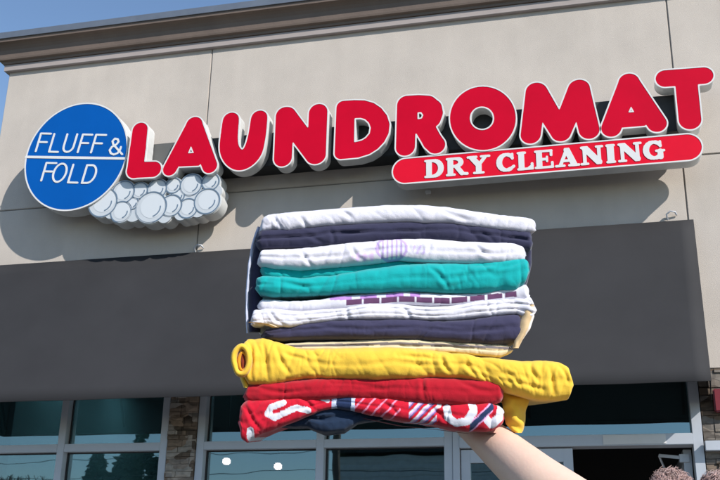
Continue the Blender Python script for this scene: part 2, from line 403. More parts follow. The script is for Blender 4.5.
def pend_light(px, py, dist, lab):
    p = A(px, py, dist)
    t_ = empty('hanging_light', tuple(p), lab, 'hanging light', 'lit square lights inside the shop')
    MB().box(p[0]-.027, p[0]+.027, p[1]-.03, p[1]+.03, p[2]-.025, p[2]+.025).build('lamp_shade', M_lamp2, t_, bevel=.01)
    MB().box(p[0]-.006, p[0]+.006, p[1]-.006, p[1]+.006, p[2]+.051, 3.4).build('cord', M_dark, t_)
for lx in (-4.0, -2.6):  # unseen glowing panels added to brighten the room behind the glass
    for ly in (.9, 1.9):
        t_ = empty('fill_ceiling_light', (lx, ly, 3.38), 'added rectangular fill panel on the ceiling inside the shop', 'ceiling light', 'added fill panels in the shop')
        MB().box(lx-.32, lx+.32, ly-.17, ly+.17, 3.366, 3.399).build('housing', M_white, t_)
        MB().box(lx-.3, lx+.3, ly-.15, ly+.15, 3.355, 3.3655).build('diffuser', M_fill, t_)
pend_light(226.5, 461.5, 8.0, 'left of two lit square lights seen through the window below the red shirt')
pend_light(278, 466.5, 8.0, 'right of two lit square lights seen through the window below the red shirt')

# ------------------------------------------------------------------ awning
q = .64
at0 = W(693.5, 220, .02); ab0 = W(711.5, 381.5, q)
at1 = W(250, 248.5, .02); ab1 = W(110, 398.5, q)
zt = (at0[1]+at1[1])/2; zbm_ = (ab0[1]+ab1[1])/2
print('awning', at0, at1, ab0, ab1)
aw = empty('awning', ((XL+at0[0])/2, 0, zbm_), 'long flat charcoal fabric awning above the shop windows', 'awning')
xa0 = -4.86
NX, NZ = 60, 12
mb = MB()
for i in range(NX+1):
    for j in range(NZ+1):
        u = i/NX; v_ = j/NZ
        x = xa0+(at0[0]*(1-v_)+ab0[0]*v_-xa0)*u
        rib = abs(math.sin(u*math.pi*5))
        y = -.02-(q-.02)*v_ + .004*rib*math.sin(v_*math.pi) + .002*noise.noise((x*2, v_*3, 0))
        mb.v.append((x, y, zt+(zbm_-zt)*v_+.0015*math.sin(u*40)*v_))
for i in range(NX):
    for j in range(NZ):
        a = i*(NZ+1)+j; mb.f.append([a, a+NZ+1, a+NZ+2, a+1])
o = mb.build('fabric', M_awn, aw, smooth=True)
md = o.modifiers.new('t', 'SOLIDIFY'); md.thickness = .004; md.offset = 0
e = bpy.data.objects
for xt, xb in ((xa0, xa0), (at0[0]-.002, ab0[0]-.002)):
    MB().v if 0 else None
    s = MB(); s.v = [(xt, -.02, zt-.004), (xt, -.02, zbm_), (xb, -q, zbm_)]; s.v += [(x_-.003, y_, z_) for x_, y_, z_ in s.v]
    s.f = [[0,1,2],[3,5,4],[0,3,4,1],[1,4,5,2],[2,5,3,0]]
    s.build('side_panel', M_awn, aw)
fr = MB().bar((xa0+.02, -q+.03, zbm_+.03), (ab0[0]-.03, -q+.03, zbm_+.03), .022)
for k in range(6):
    x = xa0+.05+(ab0[0]-xa0-.12)*k/5
    fr.bar((x, -.07, zt-.16), (x, -q+.05, zbm_+.05), .02)
fr.build('support_frame', M_dark, aw)
li = MB(); li.v = [(xa0+.01, -.008, zt-.06), (at0[0]-.02, .0-.008, zt-.06), (ab0[0]-.02, -q+.030, zbm_+.006), (xa0+.01, -q+.030, zbm_+.006)]
li.v += [(x_, y_+.003, z_) for x_, y_, z_ in li.v]; li.f = [[0,1,2,3],[7,6,5,4],[0,4,5,1],[1,5,6,2],[2,6,7,3],[3,7,4,0]]
li.build('lining', mat('awning_lining', (.07, .085, .09, 1), .9), aw)
# mounting hooks on top edge
def hook(px, py, lab):
    x, z = W(px, py, .02)
    m_ = MB().tube([(x-.03, -.012, z-.02), (x-.035, -.03, z+.01), (x-.01, -.035, z+.03), (x+.02, -.03, z+.025), (x+.03, -.012, z+.01)], .006, 8)
    tag(m_.build('wall_hook', M_frame, None, smooth=True), lab, 'hook')
hook(672, 216, 'small metal hook on the wall above the right end of the awning')
hook(199, 249, 'small metal hook on the wall above the awning, beneath the bubbles')
sm = W(428, 192, .02)
tag(MB().box(sm[0]-.02, sm[0]+.02, -.03, -.0005, sm[1]-.012, sm[1]+.012).build('wall_bracket', M_white, None, bevel=.004), 'small pale bracket on the shadowed wall under the dry cleaning strip', 'bracket')

# ------------------------------------------------------------------ sign
DL = .28
def letter(name, origin, sc, strokes, polys, holes, label, subs=None, border=.010):
    ox, oy = origin
    def T(x, y): return W(ox+x/sc, oy+y/sc, DL)
    pts = []; prm = []
    for a in strokes:
        if len(a) > 4:
            a = [tuple(.5*((2*p1[i])+(-p0[i]+p2[i])*t+(2*p0[i]-5*p1[i]+4*p2[i]-p3[i])*t*t+(-p0[i]+3*p1[i]-3*p2[i]+p3[i])*t**3) for i in range(3))
                 for p0, p1, p2, p3 in zip([a[0]]+a[:-2], a[:-1], a[1:], a[2:]+[a[-1]]) for t in (0, .25, .5, .75)]+[a[-1]]
        for s0, s1 in zip(a, a[1:]):
            p0 = T(s0[0], s0[1]); p1 = T(s1[0], s1[1])
            def rad(s): 
                c = T(s[0], s[1]); e1 = T(s[0]+s[2], s[1]); e2 = T(s[0], s[1]+s[2])
                return .5*(math.dist(c, e1)+math.dist(c, e2))
            prm.append((p0, p1, rad(s0), rad(s1))); pts += [p0, p1]
    pl = []
    for P, r in polys:
        Q = [T(*p) for p in P]; pl.append((Q, math.dist(T(*P[0]), T(P[0][0]+r, P[0][1])) if r else 0)); pts += Q
    x0 = min(p[0] for p in pts)-.2; x1 = max(p[0] for p in pts)+.2; z0 = min(p[1] for p in pts)-.2; z1 = max(p[1] for p in pts)+.2
    X, Z = grid(x0, x1, z0, z1, .005)
    Fd = np.full(X.shape, 9.)
    k = .006
    for a in prm: 
        d = seg_sdf(X, Z, *a); h = np.clip(.5+.5*(Fd-d)/k, 0, 1); Fd = Fd*(1-h)+d*h-k*h*(1-h)
    for Q, r in pl: Fd = np.minimum(Fd, poly_sdf(X, Z, Q, r))
    for P, r in holes:
        Q = [T(*p) for p in P]; rr = math.dist(T(*P[0]), T(P[0][0]+r, P[0][1])) if r else 0
        Fd = np.maximum(Fd, -poly_sdf(X, Z, Q, rr))
    Fd = Fd-.003
    c = ((x0+x1)/2, -.15, z0+.2)
    t = empty('channel_letter', c, label, 'sign letter', 'red channel letters of the laundromat sign')
    slab('face', contour(Fd, X, Z, 0), -DL, .012, M_red, t)
    inner = contour(Fd, X, Z, .0005); outer = contour(Fd, X, Z, border)
    slab('trim_cap', outer+[l for l in inner], -DL-.002, .014, M_white, t)
    o1 = contour(Fd, X, Z, border-.003); 
    slab('return', o1, -DL+.0125, DL-.1835, M_ret, t)
    return t
# measured letter strokes: (x, y, radius)
A1 = (120, 90); B1 = (200, 85); C1 = (320, 75); D1 = (440, 65); E1 = (580, 50)
letter('L', A1, 4.8, [[(96, 193, 34), (86, 280, 36), (73, 384, 37)], [(72, 384, 36), (160, 381, 35)]], [], [], 'red letter L of the laundromat sign, next to the blue disc')
def lerp(a, b, t): return tuple(a[i]*(1-t)+b[i]*t for i in range(len(a)))
letter('A', A1, 4.8, [[(356, 168, 36), (240, 378, 31)], [(356, 168, 36), (431, 364, 33)]], [([(356, 170), (262, 345), (285, 366), (378, 362), (405, 335)], 0)], [([(328, 303), (353, 301), (341, 272)], 3)], 'first red letter A of the laundromat sign, above the bubbles')
letter('U', B1, 4.8, [[(148, 170, 36), (139, 260, 39), (142, 310, 42), (162, 345, 44), (193, 362, 45), (226, 350, 44), (253, 318, 43), (268, 270, 40), (277, 220, 38), (284, 160, 36)]], [], [], 'red letter U of the laundromat sign, between first A and N')
letter('N', B1, 4.8, [[(407, 147, 40), (398, 350, 40)], [(415, 150, 43), (553, 335, 43)], [(567, 133, 41), (559, 336, 42)]], [], [], 'red letter N of the laundromat sign')
letter('D', C1, 4.8, [], [([(112, 155), (160, 152), (205, 153), (240, 163), (268, 182), (290, 210), (300, 242), (296, 275), (280, 306), (255, 332), (225, 351), (180, 365), (104, 372)], 31)],
       [([(170, 211), (195, 210), (215, 216), (232, 232), (240, 254), (235, 280), (218, 300), (200, 311), (168, 319)], 6)], 'red letter D of the laundromat sign')
letter('R', C1, 4.8, [[(416, 142, 42), (410, 345, 42)], [(490, 230, 44), (540, 318, 42), (556, 336, 41)]], [([(416, 140), (470, 137), (515, 140), (540, 160), (545, 185), (535, 212), (505, 235), (416, 245)], 42)],
       [([(472, 183), (484, 182), (492, 193), (486, 206), (472, 209)], 6)], 'red letter R of the laundromat sign, at the left end of the strip')
el = lambda cx, cy, rx, ry, n=48: [(cx+rx*math.cos(2*math.pi*k/n), cy+ry*math.sin(2*math.pi*k/n)) for k in range(n)]
letter('O', D1, 4.5, [], [(el(193, 240, 146, 141), 0)], [(el(189, 240, 57, 55, 36), 0)], 'round red letter O of the laundromat sign')
letter('M', D1, 4.5, [[(432, 121, 42), (408, 313, 41)], [(436, 125, 44), (543, 303, 40)], [(624, 110, 44), (545, 303, 40)], [(627, 108, 42), (671, 291, 42)]], [], [], 'red letter M of the laundromat sign')
letter('A2', E1, 4.8, [[(235, 157, 44), (150, 374, 43)], [(235, 157, 44), (369, 352, 42)]], [([(235, 160), (178, 345), (203, 371), (310, 362), (340, 340)], 0)], [([(232, 300), (260, 298), (245, 272)], 3)], 'second red letter A of the laundromat sign, left of the T')
letter('T', E1, 4.8, [[(410, 137, 41), (593, 123, 41)], [(509, 145, 47), (528, 334, 48)]], [], [], 'red letter T at the right end of the laundromat sign')
# raceways behind the letters
rt0 = W(211.7, 139, .168); rt1 = W(653, 95.5, .168); rb0 = W(272, 165.5, .168); rb1 = W(333, 160.5, .168)
print('raceway', rt0, rt1, rb0, rb1)
zt_ = (rt0[1]+rt1[1])/2; zb_ = (rb0[1]+rb1[1])/2
tag(MB().box(W(209, 150, .168)[0], W(678, 110, .168)[0], -.168, -.0005, zb_, zt_).build('raceway', M_black, None, bevel=.003), 'long black metal raceway box behind the red letters', 'raceway')
tag(MB().box(W(143, 160, .168)[0], W(209, 150, .168)[0]-.004, -.160, -.0005, zb_+.01, zt_).build('raceway', M_rgrey, None, bevel=.003), 'short grey raceway box behind the letters L and A beside the disc', 'raceway')

# strip sign
DP = .276
pc0 = W(405.8, 170.8, DP); pc1 = W(687, 147.1, DP)
rp = .5*(abs(W(405, 158.2, DP)[1]-W(405, 183.4, DP)[1])/2+abs(W(686.4, 134.0, DP)[1]-W(688.8, 160.3, DP)[1])/2)
print('pill', pc0, pc1, rp)
X, Z = grid(pc0[0]-.3, pc1[0]+.3, min(pc0[1], pc1[1])-.3, max(pc0[1], pc1[1])+.3, .006)
Fp = seg_sdf(X, Z, pc0, pc1, rp, rp)
strip = empty('strip_sign', ((pc0[0]+pc1[0])/2, -.1, pc0[1]-rp), 'long red rounded strip sign reading DRY CLEANING in white under the red letters', 'sign')
slab('face', contour(Fp, X, Z, -.004), -DP, .012, M_pill, strip)
slab('trim_cap', contour(Fp, X, Z, .006)+contour(Fp, X, Z, -.0035), -DP-.002, .014, M_white, strip)
slab('return', contour(Fp, X, Z, .003), -DP+.0125, DP-.175, M_ret, strip)
# slab-serif lettering, glyphs in a unit cell (x to the right, y up), heavy stems
def S_(x0, y0, x1, y1, r): return ('s', x0, y0, x1, y1, r)
hv = .145; th = .078; sf = .064
def serif(x0, x1, y): return S_(x0, y, x1, y, sf)
def arc(cx, cy, rx, ry, a0, a1, r0, r1=None, n=14):
    r1 = r0 if r1 is None else r1; out = []
    for k in range(n):
        t0 = math.radians(a0+(a1-a0)*k/n); t1 = math.radians(a0+(a1-a0)*(k+1)/n)
        # heavier on the vertical sides of the bowl
        f = abs(math.cos((t0+t1)/2)); out.append(S_(cx+rx*math.cos(t0), cy+ry*math.sin(t0), cx+rx*math.cos(t1), cy+ry*math.sin(t1), r1+(r0-r1)*f))
    return out
G = {
 'D': [S_(.20, .08, .20, .92, hv), serif(.03, .42, .062), serif(.03, .42, .938)]+arc(.42, .5, .36, .42, -90, 90, hv, th)+[S_(.2, .94, .42, .93, th), S_(.2, .06, .42, .07, th)],
 'R': [S_(.18, .08, .18, .92, hv), serif(.03, .36, .062), serif(.03, .4, .938)]+arc(.44, .73, .22, .2, -90, 90, hv*.9, th)+[S_(.2, .94, .44, .94, th), S_(.2, .52, .44, .52, th), S_(.46, .5, .70, .12, hv*.85), S_(.70, .1, .93, .07, th)],
 'Y': [S_(.2, .92, .5, .48, hv), S_(.8, .92, .5, .48, th*1.15), S_(.5, .48, .5, .08, hv), serif(.3, .7, .062), serif(.03, .4, .938), serif(.62, .97, .938)],
 'C': arc(.52, .5, .38, .42, 60, 300, hv, th)+[S_(.82, .93, .82, .68, th*.8), S_(.7, .86, .82, .72, th), S_(.72, .14, .88, .26, th)],
 'L': [S_(.24, .08, .24, .92, hv), serif(.05, .46, .938), serif(.05, .9, .062), S_(.88, .08, .88, .32, th*.9), S_(.7, .1, .88, .2, th)],
 'E': [S_(.22, .08, .22, .92, hv), serif(.04, .86, .938), serif(.04, .9, .062), S_(.25, .5, .6, .5, th*.9), S_(.62, .38, .62, .62, th*.7), S_(.84, .9, .84, .7, th*.85), S_(.88, .08, .88, .3, th*.85)],
 'A': [S_(.5, .93, .2, .1, th*1.1), S_(.5, .9, .78, .1, hv*1.05), serif(.02, .36, .062), serif(.58, .98, .062), S_(.3, .32, .7, .32, th*.9)],
 'N': [S_(.17, .08, .17, .92, th*1.1), S_(.2, .9, .8, .12, hv*1.1), S_(.83, .08, .83, .92, th*1.1), serif(.02, .30, .062), serif(.04, .26, .938), serif(.72, .98, .938)],
 'I': [S_(.5, .08, .5, .92, hv*1.15), serif(.22, .78, .062), serif(.22, .78, .938)],
 'G': arc(.5, .5, .38, .42, 60, 320, hv, th)+[S_(.8, .93, .8, .68, th*.8), S_(.68, .86, .8, .72, th), S_(.78, .12, .78, .42, hv*.9), S_(.6, .45, .95, .45, th*.8)],
}
tb0 = np.array(W(425, 178.3, DP)); tb1 = np.array(W(665.5, 158.8, DP)); tt0 = np.array(W(425.5, 160.2, DP)); tt1 = np.array(W(664, 139.8, DP))
H = .5*(np.linalg.norm(tt0-tb0)+np.linalg.norm(tt1-tb1)); bd = (tb1-tb0)/np.linalg.norm(tb1-tb0); bu = np.array([-bd[1], bd[0]])
def px_on_base(px):
    y = 178.3+(158.8-178.3)*(px-425)/240.5-8
    p = np.array(W(px, y, DP))-tb0; return float(p@bd)
spans = [('D', 425, 445.5), ('R', 446.5, 468.5), ('Y', 467.5, 490), ('C', 496.5, 516), ('L', 517.5, 534), ('E', 535, 554.5), ('A', 555.5, 579), ('N', 581, 603), ('I', 604.5, 617), ('N', 618.5, 641.5), ('G', 643.5, 665)]
letp = bpy.data.objects.new('lettering', bpy.data.meshes.new('lettering')); bpy.data.objects.remove(letp)
loops_all = []
for ch, xa, xb in spans:
    s0, s1 = px_on_base(xa), px_on_base(xb); ww = s1-s0
    mp_ = lambda x, y: tuple(tb0+bd*(s0+x*ww)+bu*(y*H))
    c0 = mp_(-.1, -.2); c1 = mp_(1.1, 1.2)
    X, Z = grid(c0[0]-.02, c1[0]+.02, min(c0[1], c1[1])-.02, max(c0[1], c1[1])+.02, .0022)
    Fd = np.full(X.shape, 9.)
    for s in G[ch]:
        _, xa_, ya_, xb_, yb_, r = s
        Fd = np.minimum(Fd, seg_sdf(X, Z, mp_(xa_, ya_), mp_(xb_, yb_), r*H, r*H))
    hv_ = (X-tb0[0])*bu[0]+(Z-tb0[1])*bu[1]; Fd = np.maximum(Fd, np.maximum(-hv_-.001, hv_-H-.001))
    loops_all += contour(Fd, X, Z, 0)
slab('lettering', loops_all, -DP-.0035, .004, M_white, strip)

# blue disc sign
DC = .25
cc = W(76.0, 157.0, DC)
pl_, pr_, pt_, pb_ = W(25.2, 160, DC), W(127.7, 150, DC), W(82, 103, DC), W(68, 211, DC)
rc = ((pr_[0]-pl_[0])+(pt_[1]-pb_[1]))/4; cc = ((pr_[0]+pl_[0])/2, (pt_[1]+pb_[1])/2)
print('disc', cc, rc)
disc = empty('disc_sign', (cc[0], -.1, cc[1]-rc), 'round blue disc sign reading FLUFF & FOLD in thin white letters', 'sign')
X, Z = grid(cc[0]-.6, cc[0]+.6, cc[1]-.6, cc[1]+.6, .005)
Fc = np.hypot((X-cc[0])/((pr_[0]-pl_[0])/2), (Z-cc[1])/((pt_[1]-pb_[1])/2))*rc-rc
slab('face', contour(Fc, X, Z, -.012), -DC, .012, M_blue, disc)
slab('trim_cap', contour(Fc, X, Z, 0)+contour(Fc, X, Z, -.0115), -DC-.002, .014, M_white, disc)
slab('return', contour(Fc, X, Z, -.003), -DC+.0125, DC-.125, M_ret, disc)
TD = lambda x, y: W(15+x/3.84, 95+y/3.84, DC)
def strokes_slab(name, paths, r, m, parent, T, y, st=.002, clip=None):
    loops = []
    for P in paths:
        Q = [T(*p) for p in P]
        X, Z = grid(min(a[0] for a in Q)-.03, max(a[0] for a in Q)+.03, min(a[1] for a in Q)-.03, max(a[1] for a in Q)+.03, st)
        Fd = np.full(X.shape, 9.)
        for a, b_ in zip(Q, Q[1:]): Fd = np.minimum(Fd, seg_sdf(X, Z, a, b_, r, r))
        if clip is not None: Fd = np.maximum(Fd, clip(X, Z))
        loops.append(contour(Fd, X, Z, 0))
    return loops
# glyph = list of polylines; merge inside one field per glyph
def glyph_loops(paths, r, T, st=.0022):
    Q = [[T(*p) for p in P] for P in paths]; al = [p for q_ in Q for p in q_]
    X, Z = grid(min(a[0] for a in al)-.03, max(a[0] for a in al)+.03, min(a[1] for a in al)-.03, max(a[1] for a in al)+.03, st)
    Fd = np.full(X.shape, 9.)
    for q_ in Q:
        for a, b_ in zip(q_, q_[1:]): Fd = np.minimum(Fd, seg_sdf(X, Z, a, b_, r, r))
    return contour(Fd, X, Z, 0)
def ell(cx, cy, rx, ry, a0, a1, sl=0, n=18):
    o = []
    for k in range(n+1):
        t = math.radians(a0+(a1-a0)*k/n); x = rx*math.cos(t); y = -ry*math.sin(t); o.append((cx+x-sl*y, cy+y))
    return o
sl = .30
def gF(x, y, w_=34, h=68): return [[(x, y), (x+sl*h, y-h), (x+sl*h+w_, y-h+1)], [(x+sl*h*.5, y-h*.52), (x+sl*h*.5+w_*.85, y-h*.51)]]
def gL(x, y, w_=34, h=68): return [[(x+sl*h, y-h), (x, y), (x+w_, y+1)]]
def gU(x, y, w_=36, h=68):
    pts = [(x+sl*h, y-h), (x+sl*h*.35, y-h*.35)]
    for k in range(9):
        t = math.pi+math.pi*k/8; pts.append((x+w_/2+w_/2*math.cos(t)+sl*(h*.3+ -h*.3*abs(math.sin(t))), y-h*.3+h*.3*abs(math.sin(t))))
    pts += [(x+w_+sl*h, y-h)]; return [pts]
def gO(x, y, w_=46, h=70):
    return [ell(x+w_/2+sl*h/2, y-h/2, w_/2, h/2, 0, 360, sl, 26)]
def gD(x, y, w_=42, h=68):
    t = [(x+w_*.45+sl*h, y-h)]+[(x+w_*.45+w_*.52*math.cos(math.radians(a))+sl*(h/2+h/2*math.sin(math.radians(a))), y-h/2-h/2*math.sin(math.radians(a))) for a in range(75, -90, -15)]+[(x+w_*.45, y)]
    return [[(x, y), (x+sl*h, y-h)]+t+[(x, y)]]
gl = []
rs = .0080
for gph in (gF(80, 216, 38), gL(131, 218, 34), gU(181, 219, 38), gF(241, 220, 36), gF(292, 221, 38),
            [[(412, 228), (378, 190), (375, 178), (384, 168), (395, 170), (398, 180), (390, 190), (372, 200), (364, 212), (368, 224), (380, 229), (394, 224), (404, 210), (407, 200)]],
            gF(101, 329, 38), gO(138, 334, 48), gL(204, 336, 36), gD(257, 338, 44)):
    gl += glyph_loops(gph, rs, TD)
slab('lettering', gl, -DC-.0035, .004, M_white, disc)
dv = glyph_loops([[(43, 238), (426, 244)]], .0105, TD, .004)
slab('divider', dv, -DC-.003, .0035, M_white, disc)


for dx, dz in ((-.25, -.2), (.25, -.2), (-.25, .2), (.25, .2)): MB().tube([(cc[0]+dx, -.12, cc[1]+dz), (cc[0]+dx, .005, cc[1]+dz)], .015, 8).build('standoff', M_frame, disc)

# bubble cloud
DB = .235
TB = lambda x, y: W(80+x/4.5, 160+y/4.5, DB)
bub = [(103, 190, 58, 9), (195, 145, 45, 3), (268, 138, 33, 2), (347, 130, 39, 3), (420, 115, 31, 2), (500, 112, 44, 6), (588, 98, 35, 3), (572, 185, 52, 9), (410, 205, 44, 5), (485, 217, 40, 4), (185, 233, 42, 5), (320, 213, 63, 10), (237, 195, 24, 1), (440, 160, 28, 1), (300, 165, 24, 0), (465, 165, 22, 0), (520, 160, 20, 0), (240, 240, 30, 0), (380, 250, 26, 0), (455, 240, 24, 0), (530, 225, 26, 0), (140, 235, 22, 0), (610, 140, 22, 0)]
B_ = [(TB(x, y), math.dist(TB(x, y), TB(x+r*.7, y+r*.7))/.99, pr) for x, y, r, pr in bub]
X, Z = grid(TB(20, 0)[0]-.1, TB(690, 0)[0]+.05, TB(0, 330)[1]-.1, TB(0, 20)[1]+.25, .004)
dists = [np.hypot(X-c[0], Z-c[1])-r for c, r, pr in B_]
Fb = np.min(dists, axis=0)
bc = empty('bubble_sign', (TB(330, 200)[0], -.1, TB(330, 280)[1]), 'white and pale blue soap bubble cloud sign right of the blue disc', 'sign')
slab('face', contour(Fb, X, Z, .008), -DB, .012, M_bub, bc)
slab('return', contour(Fb, X, Z, .012), -DB+.0125, DB-.12, M_ret, bc)
lp = []; hl = []; fills = []
for i, (c, r, pr) in enumerate(B_):
    if pr == 0: continue
    front = np.full(X.shape, 9.)
    for j, (c2, r2, pr2) in enumerate(B_):
        if j != i and (pr2 > pr or (pr2 == pr and j > i)): front = np.minimum(front, dists[j])
    d = dists[i]
    ring = np.maximum(np.abs(d)-.0042, -front)
    lp.append(contour(ring, X, Z, 0))
    inn = np.maximum(np.hypot(X-c[0]-r*.06, Z-c[1]-r*.06)-r*.76, -(front-.006))
    hl.append(contour(inn, X, Z, 0))
    an = np.arctan2(Z-c[1], X-c[0])
    a_c = -.6
    cres = np.maximum(np.maximum(np.abs(np.hypot(X-c[0], Z-c[1])-r*.62)-.0045, np.abs(an-a_c)*r-.7*r), -front)
    lp.append(contour(cres, X, Z, 0))
slab('bubble_highlight', [l for q_ in hl for l in q_], -DB-.0012, .0015, M_bubc, bc)
slab('bubble_outline', [l for q_ in lp for l in q_], -DB-.003, .0035, M_bubl, bc)

# ------------------------------------------------------------------ folded clothes
DS = 1.15
DV = HD+np.array([0, 0, .16])            # layers tilt up slightly towards the back
def interp(P, x):
    xs = [p[0] for p in P]; ys = [p[1] for p in P]
    return float(np.interp(x, xs, ys))
def rgb(r, g, b): return col(r, g, b)[:3]
def ridge(p, f, seed):
    v = 1-abs(noise.noise(Vector((p[0]*f[0]+seed, p[1]*f[1]+seed*1.7, p[2]*f[2])))*2); return v*v
def cloth_mat(name, rough=.9, sheen=.25):
    return mat(name, (1, 1, 1, 1), rough, attr='dye', noise_amt=.05, noise_scale=60, bump=.24, bump_scale=900, bump_dist=.0012, sheen=sheen, spec=.2)
M_cloth = cloth_mat('dyed_cotton')
def seg1(px, py, ax, ay, bx, by):
    t = max(0, min(1, ((px-ax)*(bx-ax)+(py-ay)*(by-ay))/((bx-ax)**2+(by-ay)**2))); return math.hypot(px-ax-t*(bx-ax), py-ay-t*(by-ay))
SC0 = float(A(400, 330, DS)@RH); SC2 = float(A(400, 330, DS)[2])
def fold_mesh(name, top, bot, colfn, parent, front=0.0, depth=.2, lobes=1, wr=.0022, seed=0, cr=(), nu=300, nv=56, vert=1.0, crease=.35, endr=.007, m=None):
    x0, x1 = top[0][0], top[-1][0]; V = []; Fc_ = []; cols = []
    ctr = np.array([0., 0, 0])
    for i in range(nu+1):
        u = i/nu; px = x0+(x1-x0)*u
        yt = interp(top, px); yb = interp(bot, px)
        yt += 0.7*noise.noise((px*.06, seed*3.1, 0)); yb += 0.7*noise.noise((px*.06, seed*3.1, 5))
        a = A(px, yt, DS); b = A(px, yb, DS); mid = (a+b)/2; hh = np.linalg.norm(a-b)/2
        e = min(abs(px-x0), abs(x1-px))/FOC*DS
        k = math.sqrt(max(0, 1-(1-min(1, e/endr))**2)); k = .22+.78*k
        pull = (1-k)*.006
        rf = min(hh*1.1, .016)
        for j in range(nv+1):
            v = j/nv
            # v .25 .. .75 is the rounded front, the rest runs back on top and below
            if v < .22: t = v/.22; dy = depth*(1-t)+rf; z = 1.; nz, ny = 1, 0
            elif v > .78: t = (v-.78)/.22; dy = depth*t+rf; z = -1.; nz, ny = -1, 0
            else:
                an = (v-.22)/.56*math.pi; c_, s_ = math.cos(an), math.sin(an)
                z = math.copysign(abs(c_)**.8, c_); dy = rf-rf*abs(s_)**.8; nz, ny = c_, s_
            inset = 0
            if lobes > 1 and ny > 0:
                ph = (z+1)/2*lobes+.28*noise.noise((px*.022+seed*1.3, .7, 3))+.08*noise.noise((px*.09, seed, 8))
                cz = abs(math.sin(math.pi*ph)); wob = .6+.8*noise.noise((px*.03+seed, 2.2, 0))
                inset = rf*crease*max(0, wob)*(1-min(1, cz*1.6))
            P = mid + np.array([0, 0, 1.])*z*hh*k + DV*(dy-rf+front+pull*2+inset)
            q_ = P*1.0
            py_ = yt+(yb-yt)*(1-z)/2 if ny > 0 else -99
            sx_, zz_ = float(P@RH)-SC0, P[2]-SC2
            wx_ = noise.noise(Vector((sx_*9, zz_*14, seed)))*.020; wz_ = noise.noise(Vector((sx_*8+7, zz_*12, seed)))*.016
            an_ = .45*noise.noise(Vector((sx_*4, zz_*5, seed+20)))+.25*math.sin(seed*2.1)
            ca_, sa_ = math.cos(an_), math.sin(an_); uu = (sx_+wx_)*ca_+(zz_+wz_)*sa_; vv = -(sx_+wx_)*sa_+(zz_+wz_)*ca_
            low = noise.noise(Vector((sx_*13+seed, zz_*9, seed)))
            w1 = ridge((uu, vv, 0), (17*vert, 5, 0), seed)**2
            w2 = ridge((uu, vv, 0), (38, 16, 0), seed+4)**3
            w3 = noise.noise(Vector((P[0]*90, P[1]*90, P[2]*90+seed)))
            md_ = max(0, noise.noise(Vector((sx_*7+seed*2, zz_*10, 3)))+.35)
            amp = wr*min(1, hh/.009)
            w5 = ridge((uu*1.0, vv, 0), (95, 44, 0), seed+6)**2; w6 = noise.noise(Vector((P[0]*230, P[1]*230, P[2]*230)))
            md2 = max(0, noise.noise(Vector((sx_*16+seed*3, zz_*24, 9)))+.15)
            disp = amp*(1.5*low - 1.7*w1*md_ - 1.0*w2*md_ - .55*w5*md2 + .20*w3 + .08*w6)
            ej = max(0, 1-e/.03); side_ = -1 if px < (x0+x1)/2 else 1
            P = P + RH*side_*ej*(.0026*noise.noise(Vector((zz_*70, v*5, seed)))-.001)
            for c_x0, c_y0, c_x1, c_y1 in cr:
                t_ = max(0, min(1, ((px-c_x0)*(c_x1-c_x0)+(py_-c_y0)*(c_y1-c_y0))/((c_x1-c_x0)**2+(c_y1-c_y0)**2)))
                bend = 1.6*math.sin(t_*3.1+c_x0); dd_ = math.hypot(px-c_x0-t_*(c_x1-c_x0)+bend, py_-c_y0-t_*(c_y1-c_y0)-bend*.6)
                if dd_ < 12: tp = math.sin(math.pi*(.12+.76*t_)); disp += wr*tp*(-.62*math.exp(-(dd_/1.9)**2)+.34*math.exp(-((dd_-4.2)/2.6)**2))
            P = P + (-DV*ny*.9+np.array([0, 0, nz*.35]))*disp
            V.append(tuple(P)); cols.append(colfn(px, yt+(yb-yt)*(1-z)/2 if ny > 0 else (yt if z > 0 else yb), u, v))
    n1 = nv+1
    for i in range(nu):
        for j in range(nv): Fc_.append((i*n1+j, i*n1+j+1, (i+1)*n1+j+1, (i+1)*n1+j))
    Fc_.append(tuple(range(n1))); Fc_.append(tuple(nu*n1+j for j in range(n1))[::-1])
    for i in range(nu): Fc_.append((i*n1+nv, i*n1, (i+1)*n1, (i+1)*n1+nv))
    me = bpy.data.meshes.new(name); me.from_pydata(V, [], Fc_)
    at = me.color_attributes.new('dye', 'FLOAT_COLOR', 'POINT')
    at.data.foreach_set('color', [c for q_ in cols for c in (*q_, 1)])
    me.update(); return link(name, me, m or M_cloth, parent, True)
def base_of(x, y): return tuple(A(x, y, DS+.1))
plain = lambda c: (lambda px, py, u, v: c)
WHT = rgb(212, 210, 219); NAV = rgb(48, 48, 72); TEAL = rgb(0, 156, 156); YEL = rgb(226, 184, 60); RED = rgb(166, 10, 32)
PR = rgb(190, 14, 42)
GRP = 'folded clothes in the hand held stack'
def gar(label, x, y): return empty('folded_shirt', base_of(x, y), label, 'folded shirt', GRP)

